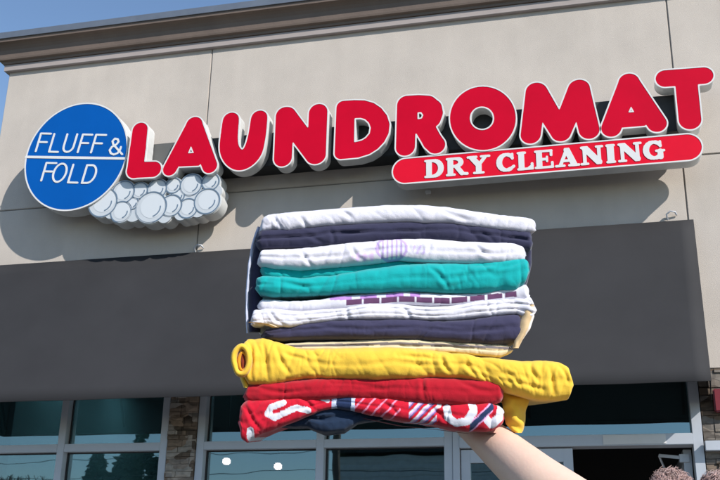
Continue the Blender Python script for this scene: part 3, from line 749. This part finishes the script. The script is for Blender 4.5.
# 1 white with navy inside
g1 = gar('white folded shirt with navy lower fold, topmost of the stack', 400, 245)
wtop = [(259, 226), (262, 219), (268, 216), (300, 213), (340, 209.5), (380, 207), (420, 207), (445, 208.5), (470, 212), (500, 216), (525, 219), (534, 221), (536.5, 225)]
wbot = [(259, 236), (275, 232), (290, 234), (310, 230), (350, 227), (400, 224.5), (450, 226), (490, 231), (520, 235), (536.5, 233)]
fold_mesh('upper_fold', wtop, wbot, plain(WHT), g1, front=-.004, lobes=1, wr=.0030, seed=1, cr=[(268,218,285,231),(300,222,312,233),(342,214,350,222),(440,212,470,223)])
ntop = [(256, 231), (262, 229), (300, 226), (350, 223), (400, 220), (450, 222), (500, 226), (530, 231), (533, 234)]
nbot = [(256, 250), (262, 251), (300, 250), (350, 247), (400, 242), (450, 243), (500, 248), (528, 253), (533, 250)]
fold_mesh('lower_fold', ntop, nbot, plain(NAV), g1, front=.001, lobes=2, wr=.0024, seed=2, cr=[(300,235,330,246),(330,232,334,246),(480,232,492,245)])
def ribbon(name, pts, w0, c, parent, thick=.004, dist=0, n=40, seed=0, wav=.0015):
    """a limp strip of cloth hanging along pts (px), half width w0 px"""
    V = []; Fc_ = []; L_ = len(pts)-1
    cols = []
    for i in range(n+1):
        t = i/n*L_; k = min(int(t), L_-1); f = t-k
        p0, p1 = pts[k], pts[k+1]; x = p0[0]*(1-f)+p1[0]*f; y = p0[1]*(1-f)+p1[1]*f
        ww = (p0[2]*(1-f)+p1[2]*f) if len(p0) > 2 else w0
        for side in (0, 1):
            for j in range(9):
                s = j/8*2-1
                if side: s = -s
                P = A(x+ww*s, y, DS)+DV*(dist+.004*s*s)
                P = P+DV*((thick/2)*(1 if side else -1)*math.sqrt(max(.02, 1-s*s)))
                P = P+DV*wav*noise.noise(Vector((x*.1+s, y*.12, seed)))*1.5
                V.append(tuple(P)); cols.append(c if not callable(c) else c(x+ww*s, y, 0, 0))
    for i in range(n):
        for j in range(18): Fc_.append((i*18+j, i*18+(j+1) % 18, (i+1)*18+(j+1) % 18, (i+1)*18+j))
    Fc_.append(tuple(range(18))); Fc_.append(tuple(n*18+j for j in range(18))[::-1])
    me = bpy.data.meshes.new(name); me.from_pydata(V, [], Fc_)
    at = me.color_attributes.new('dye', 'FLOAT_COLOR', 'POINT'); at.data.foreach_set('color', [q_ for k in cols for q_ in (*k, 1)])
    me.update(); return link(name, me, M_cloth, parent, True)
ribbon('hanging_edge', [(263, 226, 4), (260, 245, 8), (257, 265, 9), (254, 290, 8), (253, 312, 7), (253, 331, 6)], 4, NAV, g1, .008, .014, seed=1)
ribbon('hanging_edge', [(258, 226, 1.6), (252.5, 243, 1.6), (248.5, 265, 1.5), (246.5, 290, 1.5), (246, 312, 1.4), (247, 333, 1.2)], 2, rgb(190, 195, 216), g1, .003, .004, seed=2)
ribbon('hanging_edge', [(530, 228, 3), (530, 245, 4), (529, 262, 5), (526, 280, 4), (522, 292, 3)], 4, NAV, g1, .008, .012, seed=3)

# 2 white with purple print
g2 = gar('white folded shirt with faint purple print, above the teal shirt', 400, 268)
def c2(px, py, u, v):
    c = WHT
    r = math.hypot((px-391)/17, (py-251)/13)
    if .8 < r < .95 or (r < .8 and math.sin(px*1.4) > .75): c = rgb(182, 160, 208)
    if 352 < px < 374 and abs(py-259) < 2.5+2*math.sin(px*.9): c = rgb(214, 190, 226)
    if 412 < px < 424 and abs(py-252) < 5 and math.sin(px*1.1+py*.5) > .2: c = rgb(190, 175, 215)
    return c
fold_mesh('body_fold', [(257, 257), (261, 251), (275, 250), (300, 249), (330, 246), (360, 242.5), (395, 240), (430, 239), (460, 242), (490, 244), (515, 243.5), (524, 245), (527, 250)],
     [(257, 266), (275, 270), (300, 272), (330, 269), (360, 266), (400, 262), (430, 265), (470, 266), (500, 266), (527, 262)], c2, g2, front=-.003, lobes=2, wr=.0028, seed=3, crease=.20, cr=[(300,256,315,268),(330,252,322,268),(352,250,362,262),(430,246,424,260),(470,248,490,258)])
# 3 teal
g3 = gar('bright teal folded shirt in the upper half of the stack', 400, 292)
fold_mesh('upper_fold', [(259, 267), (264, 264), (300, 266), (350, 263), (400, 260), (440, 262)], [(259, 275), (270, 279), (300, 281), (350, 276), (400, 270), (440, 268)], plain(TEAL), g3, front=.003, wr=.002, seed=4, nu=160)
fold_mesh('lower_fold', [(254, 283), (256, 278), (262, 277), (300, 279), (330, 275.5), (360, 271), (390, 266.5), (420, 264.5), (460, 264), (500, 261), (520, 258), (527, 260), (529.5, 266)],
     [(254, 290), (260, 296), (275, 298), (320, 297), (370, 294), (410, 293), (450, 295), (490, 294), (515, 291), (525, 284), (529.5, 276)], plain(TEAL), g3, front=-.004, lobes=2, wr=.0034, seed=5, crease=.16, cr=[(430,270,446,290),(440,282,470,276),(478,276,520,264),(470,268,505,266),(268,284,310,288)])
# 4 white, maroon block pattern
g4 = gar('white folded shirt with a row of maroon and purple blocks, under the teal shirt', 400, 304)
def c4(px, py, u, v):
    yt_ = interp([(345, 301), (400, 297.5), (450, 299), (500, 294), (531, 291)], px)
    if px > 344 and px < 516 and 0 < py-yt_ < 5.4:
        k = (px-344) % 17.5
        if k > 2.2: return rgb(98, 62, 96)
    if 330 < px < 420 and -4 < py-yt_ < .2 and noise.noise((px*.08, 0, 1)) > -.2: return rgb(178, 130, 198)
    return WHT
fold_mesh('body_fold', [(256, 303), (262, 300), (290, 301), (320, 300), (345, 295.5), (400, 292), (450, 295), (480, 293), (505, 288), (525, 284.5), (531, 289)],
     [(256, 310), (300, 312), (350, 309), (400, 306), (450, 306), (500, 303), (531, 300)], c4, g4, front=-.001, wr=.0020, seed=6, vert=.7)
# 5 white with cream lining ends
g5 = gar('white folded shirt with cream lining at its ends, in the middle of the stack', 400, 320)
fold_mesh('body_fold', [(250, 317), (253, 310), (265, 308), (285, 310), (310, 311), (345, 308.5), (370, 304), (400, 304.5), (430, 307), (460, 305), (490, 300), (515, 297), (530, 297.5), (536, 304)],
     [(250, 328), (265, 327), (290, 329), (320, 324), (350, 321), (400, 321), (450, 322), (490, 318), (515, 316), (530, 322), (536, 318)], plain(WHT), g5, front=-.005, lobes=3, wr=.0032, seed=7, crease=.26, cr=[(345,308,352,322),(300,317,340,312),(400,309,412,320),(270,312,284,326),(470,308,500,304)])
ribbon('lining', [(252, 324, 2), (262, 325, 3), (270, 326, 4), (277, 329, 3)], 3, rgb(206, 180, 140), g5, .010, -.020, seed=5)
ribbon('lining', [(529, 306, 4), (526, 318, 6.5), (522, 330, 6.5), (517, 341, 4), (514, 349, 3)], 5, lambda x, y, u, v: rgb(232, 226, 222) if x+y*.35 > 641 else rgb(206, 178, 136), g5, .006, -.014, seed=6)
# 6 navy-violet
g6 = gar('dusty navy folded shirt above the yellow shirt', 400, 342)
fold_mesh('body_fold', [(260, 334), (266, 329), (300, 322), (350, 319), (400, 318), (450, 320), (490, 315), (518, 314), (523, 319)],
     [(260, 338), (280, 341), (320, 340), (400, 340), (450, 343), (490, 345), (515, 344), (523, 338)], plain(rgb(56, 54, 80)), g6, front=.000, lobes=2, wr=.0026, seed=8, crease=.24, cr=[(320,326,370,331),(440,326,500,330)])
# 7 cream / grey
g7 = gar('thin cream folded shirt with grey edges, lying directly on the yellow shirt', 400, 352)
fold_mesh('body_fold', [(276, 345), (290, 343), (340, 341), (400, 338), (450, 341), (500, 344), (513, 346)], [(276, 350), (300, 351), (350, 352), (400, 352), (450, 354), (500, 358), (513, 354)],
     lambda px, py, u, v: (rgb(216, 198, 160) if (py-interp([(276, 345), (400, 342), (513, 347)], px)) > 3.2 or (py-interp([(276, 345), (400, 342), (513, 347)], px)) < .5 else rgb(118, 110, 112)), g7, front=.001, lobes=2, wr=.0016, seed=9, crease=.5)
# 8 yellow
g8 = gar('thick yellow folded shirt sticking out past the stack on the right', 400, 380)
fold_mesh('body_fold', [(240, 345), (246, 339.5), (262, 338.5), (280, 343), (300, 348), (350, 349.5), (400, 349), (440, 351), (470, 355), (500, 360), (520, 362), (545, 361), (558, 363), (567, 368), (571, 376)],
     [(240, 372), (250, 385), (270, 386), (300, 381), (350, 379.5), (400, 380), (440, 379.5), (470, 381), (490, 387), (510, 395), (530, 400), (555, 402), (566, 401), (571, 394)], plain(YEL), g8, front=-.008, lobes=2, wr=.0042, seed=10, crease=.16, cr=[(262,346,272,380),(276,348,292,374),(284,352,306,362),(250,344,256,380),(398,356,440,362),(440,356,448,374),(466,362,472,378),(505,372,515,387),(528,366,536,382),(545,370,552,394),(556,366,564,382),(500,382,540,390)], nv=72, nu=360)
# rolled opening at its left end: concentric limp hems
def hemring(name, cx, cy, rx, ry, r, c, dist, n=40, seed=0):
    V = []; cols = []; Fc_ = []; m_ = 10
    for i in range(n):
        t = 2*math.pi*i/n; w_ = 1+.12*noise.noise((math.cos(t)*1.2, math.sin(t)*1.2, seed))
        cx_, cy_ = cx+rx*w_*math.cos(t), cy+ry*w_*math.sin(t)
        for j in range(m_):
            a = 2*math.pi*j/m_
            P = A(cx_+r*math.cos(a)*math.cos(t), cy_+r*math.cos(a)*math.sin(t), DS)+DV*(dist+r/FOC*DS*math.sin(a)*2.4)
            V.append(tuple(P)); cols.append(c)
    for i in range(n):
        for j in range(m_): Fc_.append((i*m_+j, i*m_+(j+1) % m_, ((i+1) % n)*m_+(j+1) % m_, ((i+1) % n)*m_+j))
    me = bpy.data.meshes.new(name); me.from_pydata(V, [], Fc_)
    at = me.color_attributes.new('dye', 'FLOAT_COLOR', 'POINT'); at.data.foreach_set('color', [q_ for k in cols for q_ in (*k, 1)])
    me.update(); return link(name, me, M_cloth, g8, True)
hemring('sleeve_opening', 244.5, 362, 7.5, 13.5, 3.2, YEL, -.027, seed=1)
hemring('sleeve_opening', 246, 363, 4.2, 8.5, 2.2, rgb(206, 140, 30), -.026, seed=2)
ribbon('sleeve_hole_shade', [(245.5, 353, 2), (245.5, 363, 4.2), (245.5, 373, 2)], 4, rgb(120, 44, 14), g8, .004, -.0285, seed=3)  # dark patch laid over the roll end, colours in the shade of its hole
ribbon('hanging_corner', [(243, 368, 6), (245, 378, 5), (247, 388, 3)], 5, YEL, g8, .010, -.006, seed=4)
ribbon('sleeve', [(517, 382, 17), (518, 396, 15), (517, 410, 12), (517.5, 424, 9.5), (519.5, 431, 6), (520, 433, 4)], 10, YEL, g8, .010, .012, seed=8, wav=.006)
# 9 red
g9 = gar('plain red folded shirt between the yellow shirt and the printed shirt', 380, 400)
fold_mesh('body_fold', [(243, 392), (248, 384), (262, 380), (300, 380), (345, 377.5), (380, 377.5), (420, 376.5), (460, 378.5), (485, 378), (498, 380), (504, 388)],
     [(243, 403), (260, 405), (300, 401), (350, 400), (400, 403), (450, 406), (490, 407), (504, 402)], plain(RED), g9, front=-.004, lobes=2, wr=.0032, seed=11, crease=.16, cr=[(420,378,425,398),(257,388,292,393),(458,384,488,391),(330,384,380,388)])
# 10 printed red / white / blue
g10 = gar('red shirt with white and blue print and drooping corner, lowest of the stack', 380, 425)
def dseg(px, py, a, b): 
    ax, ay = a; bx, by = b; t = max(0, min(1, ((px-ax)*(bx-ax)+(py-ay)*(by-ay))/((bx-ax)**2+(by-ay)**2))); return math.hypot(px-ax-t*(bx-ax), py-ay-t*(by-ay))
def dpoly(px, py, P): return min(dseg(px, py, a, b) for a, b in zip(P, P[1:]))
def c10(px, py, u, v):
    px0, py0 = px, py; px = px0+.8*noise.noise((px0*.16, py0*.16, 1)); py = py0+.6*noise.noise((px0*.16, py0*.16, 7))
    W1 = rgb(208, 208, 216); NV = rgb(30, 48, 84)
    if dpoly(px, py, [(284, 403), (272, 408), (269, 414), (276, 418), (287, 413), (297, 408), (309, 411)]) < 3.2: return W1
    if dpoly(px, py, [(252, 431), (253, 440)]) < 3.6: return W1
    if dpoly(px, py, [(317, 396), (328, 401)]) < 2.2: return W1
    if 337 < px < 351: return NV
    if 332 < px <= 337 or 351 <= px < 355: return rgb(190, 200, 226)
    s = px+py*.9
    if 355 < px < 400 and math.sin(s*.55) > .82: return rgb(228, 140, 170)
    if 408 < px < 436:
        k = (s*.30) % 3
        return W1 if k < .8 else (rgb(196, 150, 205) if k < 1.4 else (rgb(70, 90, 140) if k < 1.9 else PR))
    if dpoly(px, py, [(428, 408), (438, 405)]) < 3: return W1
    if dpoly(px, py, [(446, 408), (447, 418), (455, 424), (466, 421), (472, 411), (471, 405)]) < 3.9: return W1
    if 468 < px < 492 and abs((px-468)-(428-py)*1.1) < 6: return NV if abs((px-468)-(428-py)*1.1) < 4 else rgb(215, 160, 200)
    if dpoly(px, py, [(500, 407), (498, 418), (490, 425), (485, 420)]) < 4: return W1
    return PR
fold_mesh('body_fold', [(238, 415), (241, 404), (248, 398), (270, 396), (300, 396), (350, 395), (400, 398), (450, 401), (490, 402), (504, 408)],
     [(238, 426), (243, 441), (248, 444), (254, 440), (265, 434), (285, 427), (300, 421), (320, 412), (336, 409), (350, 411), (380, 417), (410, 423), (440, 428), (465, 432), (490, 432), (504, 424)], c10, g10, front=-.003, depth=.16, lobes=2, crease=.14, wr=.0036, seed=12, cr=[(245,404,262,430),(300,398,318,410),(380,402,396,414),(430,406,444,424),(262,402,290,398)], nv=110, nu=520)
fold_mesh('inside_fold', [(270, 420), (285, 412), (310, 405), (340, 402), (362, 404), (385, 412)], [(270, 427), (285, 429), (308, 429), (325, 435.5), (345, 434), (358, 425), (385, 421)], plain(rgb(24, 42, 66)), g10, front=.012, depth=.12, lobes=2, wr=.006, seed=13, nu=160, crease=.5)
ribbon('hem', [(357, 417, 2), (400, 426, 2.4), (440, 430, 2.4), (470, 434, 2), (496, 433, 1.5)], 2, rgb(120, 14, 40), g10, .006, .006)

# ------------------------------------------------------------------ person holding the stack
def loc(dx, dy, z): return tuple(CAM*[1, 1, 0]+RH*dx+HD*dy+np.array([0, 0, z]))
def Lp(px, py, dist):     # back to (lateral, forward, z)
    p = A(px, py, dist)-CAM*[1, 1, 0]; return (float(p@RH), float(p@HD), float(p[2]))
ht = Lp(700, 467, 1.24)
hx = Lp(742, 470, 1.24)[0]; hy = 1.24; hz = ht[2]-.035            # scalp top
print('person', hx, hy, hz, 'wrist', Lp(478, 436, 1.25))
wr_ = Lp(482, 433, 1.20); mid_ = Lp(537, 481, 1.13); elb = Lp(640, 562, 1.05)
print(wr_, mid_, elb)
top = hz
neck = (hx, hy+.01, top-.27); chest = (hx, hy+.02, top-.42); waist = (hx, hy+.02, top-.68); hips = (hx, hy+.02, top-.86)
shR = (hx-.17, hy+.01, top-.335); shL = (hx+.17, hy+.01, top-.345)
body = MB()
LC = lambda p: loc(*p)
def T_(pts, rad, n=16, flat=1.0): body.tube([LC(p) for p in pts], rad, n, flat)
T_([shR, tuple(np.array(shR)*.5+np.array(elb)*.5), elb], [.052, .045, .038])
T_([elb, tuple(np.array(elb)*.75+np.array(mid_)*.25), tuple(np.array(elb)*.45+np.array(mid_)*.55), mid_, tuple(np.array(wr_)*.6+np.array(mid_)*.4), wr_, tuple(np.array(wr_)*1.25-np.array(mid_)*.25)], [.034, .0365, .036, .0305, .0258, .0225, .021], 24)
# hand: palm up under the stack, pointing to the left and back
wv = np.array(wr_); fw = np.array([-.04, .96, .24]); fw /= np.linalg.norm(fw); sd = np.array([.97, .10, 0.0]); sd /= np.linalg.norm(sd)
upv = np.cross(sd, fw); upv = upv if upv[2] > 0 else -upv
pc = wv+np.array([-.004, .02, .024])
for k, off in enumerate((-.030, -.010, .010, .030)):
    ln = (.062, .075, .08, .072)[k] if 1 else 0
    r0 = pc+sd*off*.6; r1 = pc+fw*.085+sd*off
    body.tube([LC(tuple(p)) for p in (r0, (r0+r1)/2, r1)], [.018, .0165, .013], 12)
    kn = r1; p1 = kn+fw*ln*.45+upv*.002; p2 = p1+fw*ln*.3+upv*.006; p3 = p2+fw*ln*.22+upv*.009
    p1 = p1+sd*off*.15; p2 = p2+sd*off*.25; p3 = p3+sd*off*.3
    body.tube([LC(tuple(p)) for p in (kn, p1, p2, p3)], [.0098, .0090, .0082, .0068], 12)
tb = pc+fw*.015-sd*.028; t1 = tb+fw*.03-sd*.03; t2 = t1+fw*.03-sd*.012+upv*.004; t3 = t2+fw*.022+upv*.005
body.tube([LC(tuple(p)) for p in (tb, t1, t2, t3)], [.016, .0125, .0105, .0085], 12)
# other arm hangs down
eL = (hx+.235, hy+.03, top-.62); wL = (hx+.235, hy-.02, top-.86)
T_([shL, eL, wL], [.052, .038, .025])
for k in range(4):
    x = wL[0]-.004; yk = wL[1]-.027+k*.018
    T_([(wL[0], wL[1]+(yk-wL[1])*.4, wL[2]), (x, yk, wL[2]-.09)], [.014, .012], 10)
    T_([(x, yk, wL[2]-.09), (x-.006, yk, wL[2]-.125), (x-.018, yk, wL[2]-.155+.006*abs(k-1))], [.0095, .0088, .007], 10)
T_([(wL[0], wL[1]-.022, wL[2]-.03), (x-.012, wL[1]-.052, wL[2]-.06), (x-.018, wL[1]-.058, wL[2]-.09)], [.014, .0115, .009], 10)
# torso, legs
for dx in (-.075, -.03, .03, .075):
    T_([(hx+dx, hy+.02, top-.36), (hx+dx*1.05, hy+.02, top-.5), (hx+dx*.85, hy+.02, top-.68), (hx+dx*1.15, hy+.02, top-.86)], [.075, .09, .078, .092], 20)
T_([shR, (hx, hy+.015, top-.325), shL], [.052, .058, .052], 16)
T_([(hx, hy+.012, top-.34), (hx, hy, top-.2)], [.058, .052], 16)
for s in (-1, 1):
    T_([(hx+s*.095, hy+.02, top-.90), (hx+s*.1, hy+.0, top-1.28), (hx+s*.1, hy+.02, .09)], [.088, .056, .038], 18)
    T_([(hx+s*.1, hy+.04, .045), (hx+s*.105, hy-.06, .035), (hx+s*.11, hy-.15, .028)], [.036, .036, .028], 14)
# head: cranium, jaw, nose, ears (faces the camera, -HD)
Rm = Matrix((tuple(RH), tuple(HD), (0, 0, 1))).transposed()
body.ball(LC((hx, hy+.005, top-.10)), .1, 28, 18, (.76, .95, 1.0), Rm)
body.ball(LC((hx, hy-.022, top-.165)), .062, 22, 14, (.92, .95, .95), Rm)
T_([(hx, hy-.088, top-.105), (hx, hy-.105, top-.14)], [.009, .013], 10)
T_([(hx-.022, hy-.078, top-.182), (hx, hy-.085, top-.183), (hx+.022, hy-.078, top-.182)], [.006, .009, .006], 10)
for s in (-1, 1): body.ball(LC((hx+s*.077, hy+.01, top-.125)), .03, 12, 8, (.3, .6, 1), Rm)
def skin_mat():
    m = mat('skin', (.71, .50, .395, 1), .48, noise_amt=.05, noise_scale=30, bump=.12, bump_scale=300, bump_dist=.002)
    b = m.node_tree.nodes['Principled BSDF']; b.inputs['Subsurface Weight'].default_value = .15; b.inputs['Subsurface Radius'].default_value = (.01, .004, .002); b.inputs['Subsurface Scale'].default_value = .6
    return m
M_skin = skin_mat()
def remesh(mb, name, m, parent, vox=.004, sm=6):
    o = mb.build(name, m, None)
    r = o.modifiers.new('r', 'REMESH'); r.mode = 'VOXEL'; r.voxel_size = vox; r.use_smooth_shade = True
    s = o.modifiers.new('s', 'SMOOTH'); s.factor = .5; s.iterations = sm
    dg = bpy.context.evaluated_depsgraph_get(); me = bpy.data.meshes.new_from_object(o.evaluated_get(dg))
    bpy.data.objects.remove(o); me.name = name
    me.materials.clear(); return link(name, me, m, parent, True)
gz = -.125
person = empty('person', loc(hx, hy+.02, gz), 'person with pinkish curly hair raising a bare arm to hold the laundry stack', 'person')
remesh(body, 'body', M_skin, person)
# hair: two curly puffs over a short curly cap
M_hair = mat('pink_blond_hair', (.44, .29, .26, 1), .7, noise_amt=.4, noise_scale=70, sheen=.3)
hair = MB(); rnd = random.Random(3)
def curl(c, r, nrm):
    nrm = Vector(nrm).normalized(); u = nrm.orthogonal().normalized(); w_ = nrm.cross(u); a = rnd.uniform(0, 6.28)
    t_ = (u*math.cos(a)+w_*math.sin(a)+Vector((0, 0, .8))-nrm*nrm.z*.8).normalized(); b_ = nrm.cross(t_); L_ = r*rnd.uniform(1.6, 2.8); ph = rnd.uniform(0, 6.28)
    pts = [Vector(c)+t_*(k/5*L_)+nrm*(.0022*math.sin(k/5*math.pi)+.0012*rnd.uniform(-.3, 1))+b_*.0022*math.sin(k*1.5+ph) for k in range(6)]
    hair.tube(pts, [.0003, .00055, .0006, .00055, .0004, .0002], 3, cap=False)
def puff(cx, cy, cz, r, n, half=False):
    for i in range(n):
        z = rnd.uniform(-1, 1); a = rnd.uniform(0, 6.28); s = math.sqrt(1-z*z); d = np.array([s*math.cos(a), s*math.sin(a), z])
        if half and z < -.1: continue
        c = np.array([cx, cy, cz])+d*r*rnd.uniform(.75, 1)
        dw = RH*d[0]+HD*d[1]+np.array([0, 0, d[2]])
        curl(LC(tuple(c)), rnd.uniform(.005, .009), tuple(dw))
p1_ = Lp(672, 492.5, 1.24); p2_ = Lp(722, 497, 1.24)
hair.ball(LC(p1_), .0225, 20, 14); hair.ball(LC(p2_), .0265, 20, 14)
hair.ball(LC((hx+.01, hy+.02, top-.095)), .102, 28, 18, (.86, .98, 1.0), Rm)
puff(*p1_, .0235, 3200); puff(*p2_, .0275, 3800)
for i in range(3500):
    z = rnd.uniform(-.6, 1); a = rnd.uniform(0, 6.28); s = math.sqrt(1-z*z); d = np.array([s*math.cos(a)*.088, s*math.sin(a)*.099, z*.102])
    if d[1] < -.06 and z < .45: continue
    curl(LC((hx+.01+d[0], hy+.02+d[1], top-.095+d[2])), rnd.uniform(.005, .009), tuple(RH*d[0]+HD*d[1]+np.array([0, 0, d[2]])))
hair.build('hair', M_hair, person, smooth=True)
# clothes
tee = MB(); cl = MB(); shoe = MB()
def TT(mb_, pts, rad, n=20): mb_.tube([LC(p) for p in pts], rad, n)
for dx in (-.075, -.03, .03, .075):
    TT(tee, [(hx+dx, hy+.02, top-.36), (hx+dx*1.05, hy+.02, top-.5), (hx+dx*.9, hy+.02, top-.68), (hx+dx*1.15, hy+.02, top-.84)], [.083, .099, .09, .10])
TT(tee, [tuple(np.array(shR)*.55+np.array(elb)*.45), shR, (hx, hy+.015, top-.33), shL, tuple(np.array(shL)*.5+np.array(eL)*.5)], [.058, .062, .066, .062, .058])
remesh(tee, 'shirt', mat('grey_tee', (.25, .26, .30, 1), .9, noise_amt=.08, bump=.3, bump_scale=500), person, .007, 5)
for s in (-1, 1):
    TT(cl, [(hx+s*.085, hy+.02, top-.86), (hx+s*.095, hy+.02, top-.95), (hx+s*.1, hy+.0, top-1.28), (hx+s*.1, hy+.02, .05)], [.104, .1, .07, .058])
    TT(shoe, [(hx+s*.1, hy+.05, -.07), (hx+s*.105, hy-.06, -.08), (hx+s*.11, hy-.16, -.085)], [.047, .045, .038], 14)
    TT(cl, [(hx+s*.1, hy+.02, .06), (hx+s*.1, hy+.025, -.04)], [.058, .055])
remesh(cl, 'trousers', mat('denim', (.05, .08, .16, 1), .9, noise_amt=.15, bump=.3, bump_scale=500), person, .008, 4)
remesh(shoe, 'shoes', M_white, person, .006, 3)
M_eye = mat('eye_white', (.7, .7, .7, 1), .2)
for s in (-1, 1): MB().ball(LC((hx+s*.031, hy-.079, top-.108)), .0105, 14, 10).build('eye', M_eye, person, smooth=True)

# ------------------------------------------------------------------ across the street (seen mirrored in the windows)
M_leaf = mat('conifer_leaf', (.05, .10, .07, 1), .8, noise_amt=.3, noise_scale=1)
M_bark = mat('bark', (.13, .10, .08, 1), .9, noise_amt=.2)
def conifer(x, y, h, r, label, seed):
    rnd = random.Random(seed); t = empty('conifer_tree', (x, y, -.15), label, 'tree', 'trees across the street')
    MB().tube([(x, y, -.15), (x, y, h*.5), (x, y, h*.97)], [.2, .12, .02], 10).build('trunk', M_bark, t, smooth=True)
    mb = MB(); z = h*.12
    while z < h:
        f = 1-(z/h); n = int(6+10*f)
        for k in range(n):
            a = rnd.uniform(0, 6.28); L_ = r*(f**.8)*rnd.uniform(.6, 1.1)+.15
            for j in range(int(6+L_*9)):
                s = rnd.uniform(.15, 1); p = Vector((x+math.cos(a)*L_*s, y+math.sin(a)*L_*s, z-.25*L_*s+rnd.uniform(-.1, .1)))
                u = Vector((rnd.uniform(-1, 1), rnd.uniform(-1, 1), rnd.uniform(-.6, .4))).normalized()*rnd.uniform(.12, .28); w_ = u.orthogonal()*.45
                b = len(mb.v); mb.v += [tuple(p-u), tuple(p+w_), tuple(p+u), tuple(p-w_)]; mb.f.append([b, b+1, b+2, b+3])
        z += .26*h/9
    mb.build('crown', M_leaf, t)
def bare(x, y, h, label, seed):
    rnd = random.Random(seed); t = empty('bare_tree', (x, y, -.15), label, 'tree', 'trees across the street'); tr = MB(); br = MB()
    tr.tube([(x, y, -.15), (x+.1, y, h*.3), (x+.1, y, h*.5)], [.22, .16, .12], 8)
    def go(p, d, L_, r, lv):
        q_ = p+d*L_; br.tube([p, (p+q_)/2+Vector((rnd.uniform(-.1, .1),)*3)*L_, q_], [r, r*.8, r*.6], 5, cap=False)
        if lv == 0: return
        for k in range(3): 
            nd = (d+Vector((rnd.uniform(-.8, .8), rnd.uniform(-.8, .8), rnd.uniform(-.2, .6)))).normalized(); go(q_, nd, L_*.68, r*.6, lv-1)
    for k in range(9):
        a = k*1.3; go(Vector((x+.1, y, h*(.25+.025*k))), Vector((math.cos(a)*.7, math.sin(a)*.7, .8)).normalized(), h*.2, .10, 4)
    tr.build('trunk', M_bark, t); br.build('branches', M_bark, t)
def far_building(x0, x1, y, z, label):
    t = empty('low_building', ((x0+x1)/2, -y, -.15), label, 'building')
    mb = MB(); k = -.15
    while k < z: mb.box(x0, x1, -y-8+.012*((k*7) % 2), -y, k, min(k+.27, z)); mb.box(x0+.02, x1-.02, -y-7.9, -y-.03, k+.27, k+.30); k += .30
    mb.build('wall', mat('grey_siding', (.62, .64, .64, 1), .8, noise_amt=.1), t)
    MB().box(x0-.3, x1+.3, -y-8.3, -y+.3, z+.16, z+.36).build('roof', M_dark, t)
    n = int((x1-x0)/4)
    for i in range(n):
        c = x0+(i+.5)*(x1-x0)/n
        MB().box(c-.8, c+.8, -y+.0005, -y+.06, 1.2, 3.0).build('window', M_dark, t)
def refl(px, py, dist):
    """ground spot that the window mirrors towards survey mark (px, py) for something dist metres in front of the facade"""
    v = ray(px, py); t = (6.5+dist)/v[1]; return float(v[0]*t), -dist, float(1.55+v[2]*t)
for i, (px, py, ds, r, lb) in enumerate(((96, 453, 27, 2.0, 'small dark conifer across the street mirrored in the left window'), (128, 447, 25, 2.4, 'tall dark conifer across the street mirrored left of the pier'), (143, 424, 40, 2.6, 'tallest far conifer across the street mirrored near the pier'), (158, 462, 26, 2.0, 'low conifer across the street mirrored beside the pier'))):
    x, y, z = refl(px, py, ds); conifer(x, y, z, r, lb, i)
for i, (px, py, ds, lb) in enumerate(((20, 456, 27, 'bare grey tree across the street mirrored at the left edge'), (42, 459, 29, 'bare tree across the street mirrored beside the left mullion'))):
    x, y, z = refl(px, py, ds); bare(x, y, z, lb, i)
xa_ = refl(338, 455, 38)[0]; xb_ = refl(600, 452, 38)[0]; zb_f = refl(390, 456, 38)[2]
far_building(min(xa_, xb_), max(xa_, xb_), 38, zb_f, 'low grey siding building across the street mirrored in the windows')
x, y, z = refl(336, 400, 24)
pole = empty('utility_pole', (x, y, -.15), 'brown utility pole across the street with a crossarm and cables', 'utility pole')
MB().tube([(x, y, -.15), (x, y, z+1)], [.16, .11], 10).build('post', M_bark, pole)
MB().bar((x-1.1, y, z), (x+1.1, y, z), .12).build('crossarm', M_bark, pole)
wi = MB()
for dz_ in (-2.2, -1.6, -.1): wi.tube([(x-30, y, z+dz_+.3), (x-15, y, z+dz_-.3), (x, y, z+dz_), (x+15, y, z+dz_-.3), (x+30, y, z+dz_+.3)], .010, 5)
wi.build('cable', M_dark, pole)

# ------------------------------------------------------------------ light, sky, camera
sx = np.array([1.33, -1.0, 1.17]); sx /= np.linalg.norm(sx)
elev = math.asin(sx[2]); az = math.atan2(sx[0], sx[1])
sun = bpy.data.lights.new('sun', 'SUN'); sun.energy = 3.7; sun.angle = math.radians(.5); sun.color = (1, .955, .90)
so = bpy.data.objects.new('sun', sun); C.objects.link(so)
so.rotation_euler = Vector(tuple(sx)).to_track_quat('Z', 'Y').to_euler()
w = bpy.data.worlds.new('World'); S.world = w; w.use_nodes = True; nt = w.node_tree
sky = nt.nodes.new('ShaderNodeTexSky'); sky.sky_type = 'NISHITA'; sky.sun_disc = False; sky.sun_elevation = elev; sky.sun_rotation = az
sky.air_density = 1.1; sky.dust_density = .15; sky.ozone_density = 3.0; sky.altitude = 100
bg = nt.nodes['Background']; bg.inputs['Strength'].default_value = .115; nt.links.new(sky.outputs[0], bg.inputs[0])
cam = bpy.data.cameras.new('camera'); co = bpy.data.objects.new('camera', cam); C.objects.link(co)
M3 = Matrix((tuple(R_), tuple(U_), tuple(-F_))).transposed()
co.matrix_world = Matrix.Translation(tuple(CAM)) @ M3.to_4x4()
cam.sensor_width = 36; cam.lens = FOC/720*36; cam.clip_end = 1000; cam.clip_start = .05
S.camera = co
S.view_settings.view_transform = 'Standard'; S.view_settings.look = 'None'; S.view_settings.gamma = 1; S.view_settings.exposure = .55
S.view_settings.use_curve_mapping = False
